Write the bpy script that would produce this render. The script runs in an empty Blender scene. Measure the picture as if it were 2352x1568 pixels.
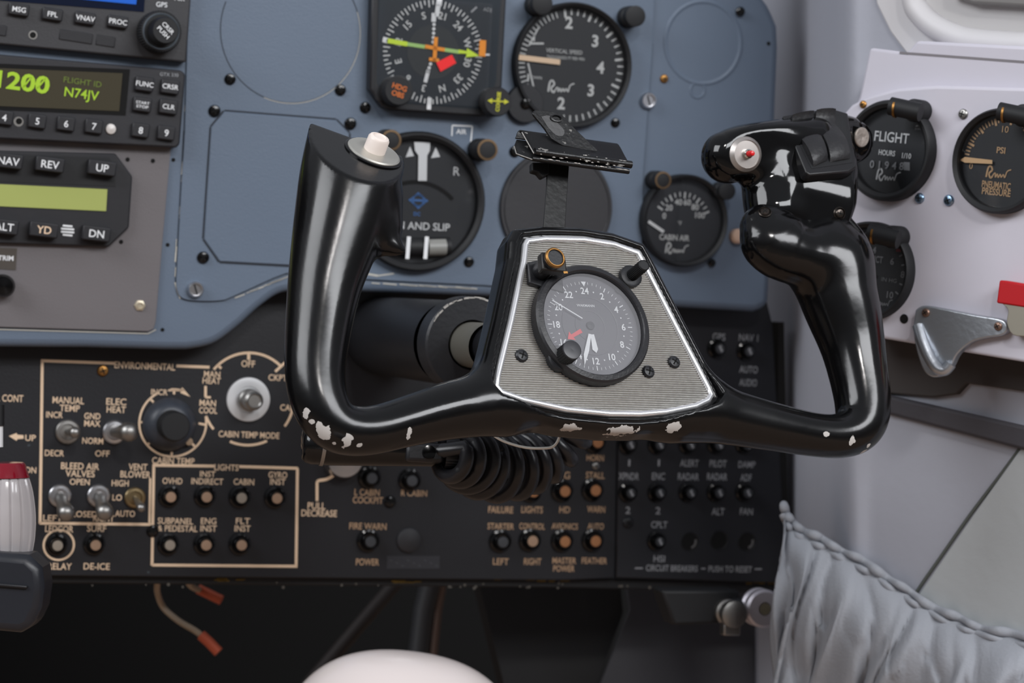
import bpy, bmesh, math, random
import numpy as np
from mathutils import Vector, Matrix
random.seed(7)
S = bpy.context.scene
COL = S.collection
PI = math.pi
# ---------------------------------------------------------------- camera
F = 5500.0            # focal length in pixels of the 2352-wide frame (84 mm lens)
CX, CY = 1176.0, 784.0
CAMZ = 1.10
cd = bpy.data.cameras.new('camera'); cam = bpy.data.objects.new('camera', cd); COL.objects.link(cam)
cd.sensor_width = 36; cd.lens = F / 2352 * 36
cam.location = (0, 0, CAMZ); cam.rotation_euler = (PI / 2, 0, 0)
cd.clip_start = .05; cd.clip_end = 50
cd.dof.use_dof = True; cd.dof.focus_distance = 1.235
cd.dof.aperture_fstop = 11.5; cd.dof.aperture_blades = 9
S.camera = cam
# ---------------------------------------------------------------- world
w = bpy.data.worlds.new('world'); S.world = w; w.use_nodes = True
nt = w.node_tree; nt.nodes.clear()
out = nt.nodes.new('ShaderNodeOutputWorld'); bg = nt.nodes.new('ShaderNodeBackground')
tc = nt.nodes.new('ShaderNodeTexCoord'); sp = nt.nodes.new('ShaderNodeSeparateXYZ'); rp = nt.nodes.new('ShaderNodeValToRGB')
mr = nt.nodes.new('ShaderNodeMapRange'); mr.inputs[1].default_value = -1; mr.inputs[2].default_value = 1
nt.links.new(tc.outputs['Generated'], sp.inputs[0]); nt.links.new(sp.outputs[2], mr.inputs[0]); nt.links.new(mr.outputs[0], rp.inputs[0])
cr = rp.color_ramp
cr.elements[0].position = 0; cr.elements[0].color = (.50, .42, .36, 1)
cr.elements[1].position = 1; cr.elements[1].color = (.75, .78, .85, 1)
for p, c in ((.36, (.42, .36, .31, 1)), (.46, (.16, .145, .14, 1)), (.60, (.40, .41, .44, 1)), (.75, (.62, .64, .70, 1))):
    e = cr.elements.new(p); e.color = c
nt.links.new(rp.outputs[0], bg.inputs[0]); bg.inputs[1].default_value = .44
nt.links.new(bg.outputs[0], out.inputs[0])
# ---------------------------------------------------------------- lamps
def area(name, loc, target, sx, sy, power, col=(1, 1, 1)):
    l = bpy.data.lights.new(name, 'AREA'); l.shape = 'RECTANGLE'; l.size = sx; l.size_y = sy; l.energy = power; l.color = col
    o = bpy.data.objects.new(name, l); COL.objects.link(o); o.location = loc
    o.rotation_euler = (Vector(target) - Vector(loc)).to_track_quat('-Z', 'Y').to_euler()
    return o
area('cabin_light', (.55, -1.0, 2.55), (.05, 1.4, 1.1), .26, .2, 14, (1, .97, .95))
area('streak_softbox', (1.75, -.6, 2.4), (0.1, 1.4, 1.0), 1.9, .8, 56, (.95, .97, 1))  # softbox added behind the camera to make the streak on the left horn
area('left_fill', (-1.9, -.1, 2.6), (.1, 1.35, 1.0), 1.7, 1.2, 47, (.95, .97, 1))  # fill lamp added at the left to lift the right wall
S.view_settings.view_transform = 'Standard'; S.view_settings.look = 'None'; S.view_settings.gamma = 1
S.view_settings.use_curve_mapping = False; S.view_settings.exposure = 0.12

# ---------------------------------------------------------------- frames: planes of the cockpit
def ray(px, py):
    return Vector(((px - CX) / F, 1, -(py - CY) / F))
CAM = Vector((0, 0, CAMZ))
class Frame:
    def __init__(s, px, py, d, n, slope=None, u=None):
        s.n = Vector(n).normalized(); s.O = CAM + ray(px, py) * d
        if u is None:
            a = s.at(px + 50, py + 50 * slope); s.u = (a - s.O).normalized()
        else: s.u = Vector(u).normalized()
        s.v = s.n.cross(s.u).normalized()
        s.M = Matrix(((s.u.x, s.v.x, s.n.x, s.O.x), (s.u.y, s.v.y, s.n.y, s.O.y), (s.u.z, s.v.z, s.n.z, s.O.z), (0, 0, 0, 1)))
        s.Mi = s.M.inverted()
    def at(s, px, py, h=0):
        r = ray(px, py); t = (s.O + s.n * h - CAM).dot(s.n) / r.dot(s.n)
        return CAM + r * t
    def l(s, px, py, h=0):
        return s.Mi @ s.at(px, py, h)
    def sc(s, px, py):
        return (s.at(px, py) - CAM).y / F      # metres per pixel there
    def Mat(s, px, py, h=0):
        m = s.M.copy(); m.translation = s.at(px, py, h); return m
def lin(c): return tuple(((x / 255) / 12.92 if x / 255 <= .04045 else ((x / 255 + .055) / 1.055) ** 2.4) for x in c)

# ---------------------------------------------------------------- materials
MATS = {}
def mat(name, rgb, rough=.5, metal=0, bump=0, bscale=200, var=0, vscale=8, coat=0, emit=None, es=1, trans=0, ior=1.45, alpha=1, spec=None):
    if name in MATS: return MATS[name]
    m = bpy.data.materials.new(name); m.use_nodes = True; n = m.node_tree; b = n.nodes['Principled BSDF']
    c = lin(rgb)
    b.inputs['Base Color'].default_value = (*c, 1); b.inputs['Roughness'].default_value = rough; b.inputs['Metallic'].default_value = metal
    b.inputs['Coat Weight'].default_value = coat; b.inputs['Transmission Weight'].default_value = trans; b.inputs['IOR'].default_value = ior
    b.inputs['Alpha'].default_value = alpha
    if spec is not None: b.inputs['Specular IOR Level'].default_value = spec
    if emit: b.inputs['Emission Color'].default_value = (*lin(emit), 1); b.inputs['Emission Strength'].default_value = es
    t = n.nodes.new('ShaderNodeTexCoord')
    if var:
        nz = n.nodes.new('ShaderNodeTexNoise'); nz.inputs['Scale'].default_value = vscale; nz.inputs['Detail'].default_value = 6
        n.links.new(t.outputs['Object'], nz.inputs['Vector'])
        mx = n.nodes.new('ShaderNodeMix'); mx.data_type = 'RGBA'
        mx.inputs[6].default_value = (*[max(0, x * (1 - var)) for x in c], 1); mx.inputs[7].default_value = (*[min(1, x * (1 + var)) for x in c], 1)
        n.links.new(nz.outputs['Fac'], mx.inputs[0]); n.links.new(mx.outputs[2], b.inputs['Base Color'])
        mr = n.nodes.new('ShaderNodeMapRange'); mr.inputs[3].default_value = max(.02, rough - .08); mr.inputs[4].default_value = min(1, rough + .08)
        n.links.new(nz.outputs['Fac'], mr.inputs[0]); n.links.new(mr.outputs[0], b.inputs['Roughness'])
    if bump:
        nb = n.nodes.new('ShaderNodeTexNoise'); nb.inputs['Scale'].default_value = bscale; nb.inputs['Detail'].default_value = 3
        n.links.new(t.outputs['Object'], nb.inputs['Vector'])
        bp = n.nodes.new('ShaderNodeBump'); bp.inputs['Strength'].default_value = bump; bp.inputs['Distance'].default_value = .0006
        n.links.new(nb.outputs['Fac'], bp.inputs['Height']); n.links.new(bp.outputs[0], b.inputs['Normal'])
    MATS[name] = m; return m
def chipped(name, rgb, chip, rough, amount=.62, scale=60, edge=None):
    """painted metal with worn flecks showing another colour"""
    m = mat(name, rgb, rough, bump=.15, bscale=600, var=.08, vscale=10); n = m.node_tree; b = n.nodes['Principled BSDF']
    t = n.nodes.new('ShaderNodeTexCoord'); nz = n.nodes.new('ShaderNodeTexNoise'); nz.inputs['Scale'].default_value = scale; nz.inputs['Detail'].default_value = 5
    n.links.new(t.outputs['Object'], nz.inputs[0]); g = n.nodes.new('ShaderNodeMath'); g.operation = 'GREATER_THAN'; g.inputs[1].default_value = amount
    n.links.new(nz.outputs['Fac'], g.inputs[0]); mx = n.nodes.new('ShaderNodeMix'); mx.data_type = 'RGBA'
    old = b.inputs['Base Color'].links[0].from_socket
    n.links.new(old, mx.inputs[6]); mx.inputs[7].default_value = (*lin(chip), 1)
    n.links.new(g.outputs[0], mx.inputs[0]); n.links.new(mx.outputs[2], b.inputs['Base Color'])
    return m
def thin_glass(name, haze=.03, hcol=(200, 205, 215), gl=.08):
    m = bpy.data.materials.new(name); m.use_nodes = True; n = m.node_tree; n.nodes.clear()
    o = n.nodes.new('ShaderNodeOutputMaterial'); t = n.nodes.new('ShaderNodeBsdfTransparent'); d = n.nodes.new('ShaderNodeBsdfDiffuse'); g = n.nodes.new('ShaderNodeBsdfGlossy')
    d.inputs[0].default_value = (*lin(hcol), 1); g.inputs['Roughness'].default_value = .04
    a = n.nodes.new('ShaderNodeMixShader'); a.inputs[0].default_value = haze
    b = n.nodes.new('ShaderNodeMixShader'); fr = n.nodes.new('ShaderNodeFresnel'); fr.inputs[0].default_value = 1.45
    n.links.new(t.outputs[0], a.inputs[1]); n.links.new(d.outputs[0], a.inputs[2])
    n.links.new(a.outputs[0], b.inputs[1]); n.links.new(g.outputs[0], b.inputs[2]); n.links.new(fr.outputs[0], b.inputs[0])
    n.links.new(b.outputs[0], o.inputs[0]); MATS[name] = m; return m

M_blue = mat('blue_grey_paint', (93, 106, 123), .48, bump=.25, bscale=900, var=.06, vscale=6)
M_bluedk = mat('groove_shadow_paint', (38, 44, 54), .7)
M_scratch = mat('worn_paint_edge', (178, 176, 168), .6)
M_grey = mat('taupe_grey_paint', (102, 98, 100), .5, bump=.2, bscale=900, var=.06)
M_blk = mat('black_satin', (27, 28, 32), .42, bump=.1, bscale=700)
M_blkm = mat('black_matt', (17, 18, 21), .6)
M_dial = mat('dial_black', (28, 31, 36), .55)
M_void = mat('void_black', (3, 3, 3), .9)
M_lower = chipped('black_panel_paint', (24, 25, 30), (60, 68, 74), .46, .745, 90)
M_lower2 = mat('charcoal_panel_paint', (27, 28, 33), .5, bump=.2, bscale=900, var=.1)
M_cream = mat('cream_lettering', (226, 198, 168), .6)
M_amberlt = mat('tan_lettering', (178, 146, 116), .6)
M_white = mat('white_lettering', (222, 224, 226), .55)
M_greylt = mat('grey_lettering', (150, 152, 156), .6)
M_silver = mat('brushed_silver', (205, 205, 208), .28, 1, bump=.1, bscale=300)
M_chrome = mat('chrome', (215, 212, 206), .16, 1)
M_steel = mat('dull_steel', (150, 148, 145), .4, 1)
M_aged = mat('aged_brass', (104, 84, 62), .5, .7)
M_diallt = mat('dial_lettering_white', (196, 198, 198), .5)
M_brass = mat('brass', (158, 116, 66), .42, 1)
M_key = mat('key_black', (30, 30, 34), .5, bump=.1)
M_glossblk = mat('gloss_black', (9, 9, 10), .14)
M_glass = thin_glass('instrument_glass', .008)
M_veiled = thin_glass('veiled_clock_glass', .20, (215, 215, 220))  # diffuse white haze painted in for the reflected veil on the clock
M_wall = mat('pale_grey_lining', (160, 162, 172), .7, bump=.4, bscale=150, var=.05, vscale=5)
M_whitep = mat('white_panel_paint', (192, 189, 199), .5, bump=.1, bscale=200, var=.03)
M_cloth = mat('grey_pocket_cloth', (150, 153, 160), .8, bump=.5, bscale=500, var=.06, vscale=20)

# ---------------------------------------------------------------- mesh building
_txt = {}
def text_geo(s, offset=0.0):
    k = (s, offset)
    if k in _txt: return _txt[k]
    cu = bpy.data.curves.new('t', 'FONT'); cu.body = s; cu.size = 1; cu.offset = offset; cu.align_x = 'LEFT'; cu.resolution_u = 3
    o = bpy.data.objects.new('t', cu); COL.objects.link(o)
    bpy.context.view_layer.update()
    me = bpy.data.meshes.new_from_object(o.evaluated_get(bpy.context.evaluated_depsgraph_get()))
    vs = [(v.co.x, v.co.y) for v in me.vertices]; fs = [tuple(p.vertices) for p in me.polygons]
    bpy.data.objects.remove(o); bpy.data.curves.remove(cu); bpy.data.meshes.remove(me)
    _txt[k] = (vs, fs); return _txt[k]
class MB:
    def __init__(s): s.v = []; s.f = []; s.m = []
    def add(s, vs, fs, T=None, mi=0):
        b = len(s.v)
        if T is not None: vs = [T @ Vector(v) for v in vs]
        s.v += [tuple(v) for v in vs]; s.f += [tuple(i + b for i in f) for f in fs]; s.m += [mi] * len(fs); return s
    def box(s, c, sz, T=None, mi=0):
        x, y, z = c; a, b, d = sz[0] / 2, sz[1] / 2, sz[2] / 2
        vs = [(x + i * a, y + j * b, z + k * d) for i in (-1, 1) for j in (-1, 1) for k in (-1, 1)]
        return s.add(vs, [(0, 1, 3, 2), (4, 6, 7, 5), (0, 4, 5, 1), (2, 3, 7, 6), (0, 2, 6, 4), (1, 5, 7, 3)], T, mi)
    def prism(s, poly, z0, z1, T=None, mi=0, cap0=True):
        n = len(poly)
        a = sum(poly[i][0] * poly[(i + 1) % n][1] - poly[(i + 1) % n][0] * poly[i][1] for i in range(n))
        if a < 0: poly = poly[::-1]
        vs = [(p[0], p[1], z0) for p in poly] + [(p[0], p[1], z1) for p in poly]
        fs = [(i, (i + 1) % n, n + (i + 1) % n, n + i) for i in range(n)] + [tuple(range(n, 2 * n))]
        if cap0: fs.append(tuple(range(n - 1, -1, -1)))
        return s.add(vs, fs, T, mi)
    def lathe(s, prof, seg=40, T=None, mi=0, c=(0, 0)):
        vs = []; fs = []; n = len(prof)
        for k in range(seg):
            a = 2 * PI * k / seg
            vs += [(c[0] + r * math.cos(a), c[1] + r * math.sin(a), z) for r, z in prof]
        for k in range(seg):
            k2 = (k + 1) % seg
            for i in range(n - 1):
                A, B, C_, D = k * n + i, k2 * n + i, k2 * n + i + 1, k * n + i + 1
                if prof[i][0] < 1e-9: fs.append((A, C_, D))
                elif prof[i + 1][0] < 1e-9: fs.append((A, B, D))
                else: fs.append((A, B, C_, D))
        return s.add(vs, fs, T, mi)
    def disc(s, c, r, z, seg=32, T=None, mi=0, ry=None):
        ry = ry or r
        vs = [(c[0] + r * math.cos(2 * PI * k / seg), c[1] + ry * math.sin(2 * PI * k / seg), z) for k in range(seg)]
        return s.add(vs, [tuple(range(seg))], T, mi)
    def arc(s, c, r, w, a0, a1, z, T=None, mi=0, seg=None):
        """flat band along an arc, angles in degrees"""
        seg = seg or max(2, int(abs(a1 - a0) / 6)); vs = []
        for k in range(seg + 1):
            a = math.radians(a0 + (a1 - a0) * k / seg)
            vs += [(c[0] + (r - w / 2) * math.cos(a), c[1] + (r - w / 2) * math.sin(a), z), (c[0] + (r + w / 2) * math.cos(a), c[1] + (r + w / 2) * math.sin(a), z)]
        return s.add(vs, [(2 * k, 2 * k + 1, 2 * k + 3, 2 * k + 2)[::1 if a1 > a0 else -1] for k in range(seg)], T, mi)
    def line(s, a, b, w, z, T=None, mi=0):
        a = Vector(a[:2]); b = Vector(b[:2]); d = (b - a).normalized(); p = Vector((-d.y, d.x)) * w / 2
        q = [a + p, a - p, b - p, b + p]
        return s.add([(v.x, v.y, z) for v in q], [(0, 1, 2, 3)], T, mi)
    def poly(s, pts, z, T=None, mi=0):
        n = len(pts); a = sum(pts[i][0] * pts[(i + 1) % n][1] - pts[(i + 1) % n][0] * pts[i][1] for i in range(n))
        if a < 0: pts = pts[::-1]
        return s.add([(p[0], p[1], z) for p in pts], [tuple(range(n))], T, mi)
    def text(s, st, c, h, z, w=None, rot=0, T=None, mi=0, bold=0.0, asp=1):
        vs, fs = text_geo(st, bold)
        if not vs: return s
        hh = .70; x0 = min(v[0] for v in vs); x1 = max(v[0] for v in vs); k = h / hh
        kx = (w / (x1 - x0)) if w else k * asp
        R = Matrix.Rotation(rot, 2)
        o = []
        for v in vs:
            q = R @ Vector(((v[0] - (x0 + x1) / 2) * kx, (v[1] - hh / 2) * k)); o.append((c[0] + q.x, c[1] + q.y, z))
        return s.add(o, fs, T, mi)
    def tube(s, pts, r, seg=12, T=None, mi=0, cap=True, closed=False):
        pts = [Vector(p) for p in pts]; n = len(pts); rr = r if isinstance(r, (list, tuple)) else [r] * n
        vs = []; fs = []; prev = None
        for i, p in enumerate(pts):
            t = (pts[min(i + 1, n - 1)] - pts[max(i - 1, 0)]).normalized()
            if prev is None:
                a = Vector((0, 0, 1)) if abs(t.z) < .9 else Vector((1, 0, 0)); nn = t.cross(a).normalized()
            else: nn = (prev - t * prev.dot(t)).normalized()
            prev = nn; bb = t.cross(nn)
            vs += [p + (nn * math.cos(2 * PI * k / seg) + bb * math.sin(2 * PI * k / seg)) * rr[i] for k in range(seg)]
        for i in range(n - 1):
            for k in range(seg):
                k2 = (k + 1) % seg; fs.append((i * seg + k, i * seg + k2, (i + 1) * seg + k2, (i + 1) * seg + k))
        if cap: fs += [tuple(range(seg - 1, -1, -1)), tuple((n - 1) * seg + k for k in range(seg))]
        return s.add(vs, fs, T, mi)
    def build(s, name, mats, parent=None, M=None, smooth=35, bevel=0, bseg=2, label=None, mods=None):
        me = bpy.data.meshes.new(name); me.from_pydata(s.v, [], s.f)
        mats = mats if isinstance(mats, (list, tuple)) else [mats]
        for m in mats: me.materials.append(m)
        if len(mats) > 1: me.polygons.foreach_set('material_index', s.m)
        me.update()
        if smooth:
            me.polygons.foreach_set('use_smooth', [True] * len(me.polygons)); me.set_sharp_from_angle(angle=math.radians(smooth))
        o = bpy.data.objects.new(name, me); COL.objects.link(o)
        if parent is not None: o.parent = parent
        if M is not None: o.matrix_basis = M
        if bevel:
            b = o.modifiers.new('bevel', 'BEVEL'); b.width = bevel; b.segments = bseg; b.limit_method = 'ANGLE'; b.angle_limit = math.radians(40)
        if label: o['label'] = label
        return o
def tag(o, label, cat, group=None):
    o['label'] = label; o['category'] = cat
    if group: o['group'] = group
    return o
def thing(name, label, cat, M, group=None):
    o = bpy.data.objects.new(name, None); COL.objects.link(o); o.matrix_world = M; o.empty_display_size = .01
    return tag(o, label, cat, group)
def spline(pts, n=8):
    """Catmull-Rom through tuples of any length"""
    out = []; P = [pts[0]] + list(pts) + [pts[-1]]
    for i in range(1, len(P) - 2):
        for k in range(n):
            t = k / n
            out.append(tuple(.5 * ((2 * b) + (-a + c) * t + (2 * a - 5 * b + 4 * c - d) * t * t + (-a + 3 * b - 3 * c + d) * t ** 3) for a, b, c, d in zip(P[i - 1], P[i], P[i + 1], P[i + 2])))
    out.append(tuple(pts[-1])); return out
def screw(mb, c, r, z, mi=0, mi2=1, T=None):
    """domed cross-head screw"""
    mb.lathe([(r, z), (r, z + r * .25), (r * .8, z + r * .5), (r * .35, z + r * .62), (0, z + r * .62)], 20, T, mi, c)
    a = random.random() * PI
    for k in (0, PI / 2):
        d = Vector((math.cos(a + k), math.sin(a + k))) * r * .6
        mb.line((c[0] - d.x, c[1] - d.y), (c[0] + d.x, c[1] + d.y), r * .22, z + r * .64, T, mi2)
# the planes everything is mounted on
UP = Frame(1310, 150, 1.57, (.33, -1, -.08), .072)          # upper instrument panel
LO = Frame(900, 1100, 1.575, (.33, -1, -.03), .016)         # lower black sub-panel
SD = Frame(2050, 347, 1.41, (-.84, -1, 0), .10)             # white side panel
# ================================================================ upper instrument panel
T0 = Matrix.Translation
def L2(fr, pts, h=0): return [tuple(fr.l(x, y, h))[:2] for x, y in pts]
panel = thing('instrument_panel', 'blue-grey painted upper instrument panel holding the round flight gauges', 'panel', UP.M)
base = [(-300, 795), (200, 798), (380, 803)] + spline([(430, 803), (490, 790), (545, 752), (600, 703), (650, 672), (720, 668)], 5) + [(900, 672), (1110, 680), (1735, 716), (1762, 706), (1768, 690), (1778, 400), (1790, 110)] + spline([(1788, 60), (1765, 10), (1730, -30)], 4) + [(1660, -300), (-300, -300)]
MB().prism(L2(UP, base), -.022, 0).build('backing_sheet', M_blue, panel, bevel=.006, bseg=4)
over = [(440, -300), (423, 300), (404, 640)] + spline([(404, 655), (412, 680), (440, 690), (505, 690), (540, 678), (655, 628), (700, 632)], 4) + [(900, 645), (1110, 655), (1470, 680), (1476, 400), (1498, 100), (1510, -300)]
lo = L2(UP, over)
m = MB(); m.prism(lo, .0003, .0016)
m.build('overlay_sheet', M_blue, panel, bevel=.0004)
m = MB(); 
for i in range(1, len(lo) - 2):
    a, b = Vector(lo[i]), Vector(lo[i + 1]); m.line(a, b, .0010, .0004)
m.build('overlay_gap', M_bluedk, panel, smooth=0)
m = MB(); random.seed(3)
for (x0, y0, x1, y1, n) in ((655, 637, 530, 688, 9), (720, 643, 1090, 662, 14), (404, 560, 402, 640, 3), (415, 690, 405, 660, 3), (425, 240, 412, 520, 5)):
    for k in range(n):
        t = random.random(); q = UP.l(x0 + (x1 - x0) * t, y0 + (y1 - y0) * t, 0); d = Vector((x1 - x0, -(y1 - y0))).normalized() * random.uniform(.001, .006)
        m.line((q.x - d.x, q.y - d.y), (q.x + d.x, q.y + d.y), random.uniform(.0004, .0010), .00045)
q1 = UP.l(838, 628, .0018); q2 = UP.l(868, 633, .0018); q3 = UP.l(905, 628, .0018)
m.line(q1, q2, .0014, .00175); m.line(q2, q3, .0009, .00175)
m.build('worn_edge_mark', M_scratch, panel, smooth=0)
# octagonal cover plate and engraved outlines
octo = [(514, 256), (770, 276), (800, 306), (792, 585), (762, 614), (503, 600), (467, 548), (484, 292)]
MB().prism(L2(UP, octo), .0005, .0026).build('cover_plate', M_blue, panel, bevel=.0006)
m = MB(); oo = L2(UP, octo)
for i in range(8): m.line(oo[i], oo[(i + 1) % 8], .0024, .00178)
m.build('cover_gap', M_bluedk, panel, smooth=0)
m = MB(); c = UP.l(667, 72); s_ = UP.sc(667, 72)
m.arc(c, 164 * s_, .0006, -200, 150, .00175, mi=0); c2 = UP.l(667, 73); m.arc(c2, 164 * s_, .0004, -110, 20, .00180, mi=1)
m.build('blanked_hole_outline', [M_bluedk, M_scratch], panel, smooth=0)
m = MB(); c = UP.l(1615, 98); s_ = UP.sc(1615, 98)
m.lathe([(88 * s_, 0), (92 * s_, .0006), (96 * s_, .0006), (99 * s_, 0)], 60, None, 0, c); c = UP.l(1602, 207); m.lathe([(14 * s_, 0), (16 * s_, .0005), (19 * s_, .0005), (21 * s_, 0)], 24, None, 0, c)
m.build('blanked_hole_outline', M_blue, panel)
for x, y, r in ((527, 182, 13), (491, 255, 14), (780, 207, 13), (837, 247, 13), (803, 284, 14), (465, 591, 14), (1075, 601, 12), (1411, 282, 11), (1698, 27, 11), (1633, 603, 9), (1180, 348, 13)):
    m = MB(); c = UP.l(x, y); screw(m, c, r * UP.sc(x, y), .0016, 0, 1); m.build('screw', [M_glossblk, M_void], panel)
m = MB(); c = UP.l(1525, 181); screw(m, c, 10 * UP.sc(1525, 181), 0, 0, 1); m.build('screw', [M_brass, M_void], panel, label='brass screw')
for x, y in ((447, 664), (1485, 231)):
    m = MB(); c = UP.l(x, y); s_ = UP.sc(x, y)
    m.lathe([(19 * s_, .001), (19 * s_, .004), (16 * s_, .0055), (14 * s_, .0055), (13 * s_, .004), (0, .004)], 28, None, 0, c); m.line((c.x - .001, c.y + .003), (c.x + .001, c.y - .003), .001, .0042, None, 1)
    m.build('fastener', [M_silver, M_blkm], panel, label='silver quarter-turn fastener')
m = MB()
for x, y in ((385, 562), (398, 367), (373, 757), (1765, 100), (497, 360)):
    c = UP.l(x, y); m.disc(c, 4.5 * UP.sc(x, y), .0003, 14)
m.build('rivet_hole', M_void, panel, smooth=0)
# AIR placard
m = MB(); P = lambda x, y: UP.l(x, y)
for a, b in (((1037, 288), (1083, 290)), ((1037, 288), (1036, 312)), ((1083, 290), (1078, 342))): m.line(P(*a), P(*b), .0009, .0018)
m.text('AIR', P(1058, 302), 11 * UP.sc(1058, 302), .0018, bold=.02); m.build('placard_lettering', M_white, panel, smooth=0)

# ---------------------------------------------------------------- gauges
def gauge(name, label, fr, px, py, rpx, group=None, bez=.12, h=.008, glass=True, bmat=None, seg=64, hb=.0015):
    e = thing(name, label, 'gauge', fr.Mat(px, py, hb), group); s = fr.sc(px, py); R = rpx * s; c = fr.l(px, py)
    ri = R * (1 - bez)
    MB().lathe([(ri * 1.01, .0005), (0, .0005)], seg).build('dial', M_dial, e, smooth=0)
    MB().lathe([(R, -.004), (R, h * .75), (R - .0012, h), (ri + .002, h), (ri, h * .8), (ri * .985, .0006)], seg).build('bezel', bmat or M_blkm, e)
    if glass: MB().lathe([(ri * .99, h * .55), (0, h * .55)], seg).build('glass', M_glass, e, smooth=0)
    L = lambda x, y: tuple((fr.l(x, y, hb) - fr.l(px, py, hb)))[:2]
    return e, s, R, L
def lamp_post(e, L, x, y, s, r=17, ln=.016, ring=True):
    c = L(x, y); rr = r * s
    o = MB().lathe([(rr * 1.05, -.001), (rr * 1.05, ln * .5), (rr * .95, ln * .55), (rr, ln * .6), (rr, ln), (rr * .75, ln + .0004), (0, ln + .0004)], 28, None, 0, c).build('lamp_post', M_blkm, e)
    if ring: MB().lathe([(rr * .97, ln * .97), (rr * .97, ln + .0007), (rr * .78, ln + .0008), (rr * .78, ln + .0003)], 28, None, 0, c).build('lens_ring', M_aged, o)
    return o
def ticks(m, c, r0, r1, a0, a1, n, w, z, big=None, wb=None, r0b=None, mi=0):
    for k in range(n):
        a = math.radians(a0 + (a1 - a0) * k / (n - 1 if abs(a1 - a0) < 360 else n)); B = big and k % big == 0
        ra = r0b if (B and r0b) else r0; d = (math.cos(a), math.sin(a))
        m.line((c[0] + ra * d[0], c[1] + ra * d[1]), (c[0] + r1 * d[0], c[1] + r1 * d[1]), (wb if B and wb else w), z, None, mi)
Z = .0009
def squiggle(m, c, w, z, mi=0):
    """the maker's handwritten mark"""
    x, y = c; pts = [(-.5, -.12), (-.46, .22), (-.36, .3), (-.28, .16), (-.4, .02), (-.3, -.14), (-.2, .02), (-.14, .06), (-.12, -.1), (-.05, .04), (0, -.1), (.07, .04), (.12, -.08), (.2, .04), (.27, -.08), (.34, .16), (.5, .24)]
    pts = spline(pts, 4)
    for i in range(len(pts) - 1): m.line((x + pts[i][0] * w, y + pts[i][1] * w), (x + pts[i + 1][0] * w, y + pts[i + 1][1] * w), w * (.07 if i < 22 else .045), z, None, mi)

# --- horizontal situation indicator
px, py = 985, 120
e = thing('heading_indicator', 'square black compass instrument with yellow-green needle and red flag', 'gauge', UP.Mat(px, py, .0015)); s_ = UP.sc(px, py)
L = lambda x, y: tuple(UP.l(x, y, .0015) - UP.l(985, 120, .0015))[:2]
outl = [(846, -34), (840, 205), (868, 245), (884, 253), (1100, 268), (1128, 262), (1142, 205), (1153, -14)]
inn = [(860, -22), (856, 190), (880, 235), (1098, 252), (1128, 190), (1140, -4)]
hb_ = .010
m = MB(); m.prism([L(*q) for q in outl], .0, hb_); m.build('case', M_blk, e, bevel=.0012)
m = MB(); m.poly([L(*q) for q in inn], hb_ + .0002); m.build('dial', mat('hsi_dial', (14, 26, 36), .35), e, smooth=0)
c = L(984, 121); m = MB(); R = 118 * s_; z = hb_ + .0005
for k in range(72):
    a = math.radians(k * 5 - 72); d = (math.cos(a), math.sin(a)); r0 = R * (.86 if k % 2 == 0 else .91)
    m.line((c[0] + r0 * d[0], c[1] + r0 * d[1]), (c[0] + R * d[0], c[1] + R * d[1]), .0009, z)
for i, t in enumerate(['N', '33', '30', 'W', '24', '21', 'S', '15', '12', 'E', '6', '3']):
    a = math.radians(-72 + 30 * i); m.text(t, (c[0] + math.cos(a) * R * .72, c[1] + math.sin(a) * R * .72), .0044, z, rot=a - PI / 2, bold=.02)
m.build('compass_rose', M_diallt, e, smooth=0)
m = MB(); m.lathe([(R * .52, 0), (0, 0)], 48, T0((c[0], c[1], z - .0001))); m.build('centre_disc', mat('hsi_centre', (20, 28, 32), .5), e, smooth=0)
m = MB(); m.line(L(996, 12), L(992, 40), .0030, z + .0003); m.line(L(1004, -30), L(996, 16), .0036, z + .0003); m.line(L(973, 162), L(966, 190), .0024, z + .0003)
for k in range(5): m.disc(L(986 - k * .5, 58 + k * 10), .0011, z + .0003, 10)
for k in range(3): m.disc(L(978 - k * 3, 148 + k * 9), .0011, z + .0003, 10)
m.line(L(986, 32), L(985, 52), .0030, z + .0003); m.line(L(976, 225), L(974, 252), .0028, z + .0003); m.line(L(869, 92), L(878, 94), .0034, z + .0003); m.line(L(1100, 127), L(1113, 127), .0012, z + .0003)
m.build('course_bar', M_white, e, smooth=0)
yg = mat('yellow_green_paint', (205, 232, 52), .5); ygd = mat('pale_green_paint', (165, 205, 120), .5); org = mat('orange_paint', (240, 150, 20), .5)
m = MB(); m.line(L(880, 95), L(925, 103), .0030, z + .0006); m.line(L(925, 103), L(1045, 121), .0024, z + .0006, None, 1)
m.poly([L(1042, 115), L(1060, 119), L(1061, 112), L(1090, 130), L(1058, 133), L(1060, 125), L(1041, 124)], z + .0007)
m.build('course_needle', [yg, ygd], e, smooth=0)
m = MB(); m.line(L(965, 108), L(1010, 116), .0024, z + .001); m.line(L(990, 87), L(986, 143), .0026, z + .001); m.line(L(974, 137), L(997, 140), .0022, z + .001)
m.line(L(1097, 94), L(1095, 131), .0044, z + .001); m.build('aircraft_symbol', org, e, smooth=0)
m = MB(); m.poly([L(990, 145), L(1026, 127), L(1036, 146), L(1000, 166)], z + .0012); m.build('warning_flag', mat('red_flag', (238, 20, 22), .5, emit=(238, 10, 15), es=.15), e, smooth=0)
m = MB(); m.text('ADJ', L(1108, 24), .0024, z); m.line(L(1071, 30), L(1084, 18), .0012, z); m.build('small_lettering', M_greylt, e, smooth=0)
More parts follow.
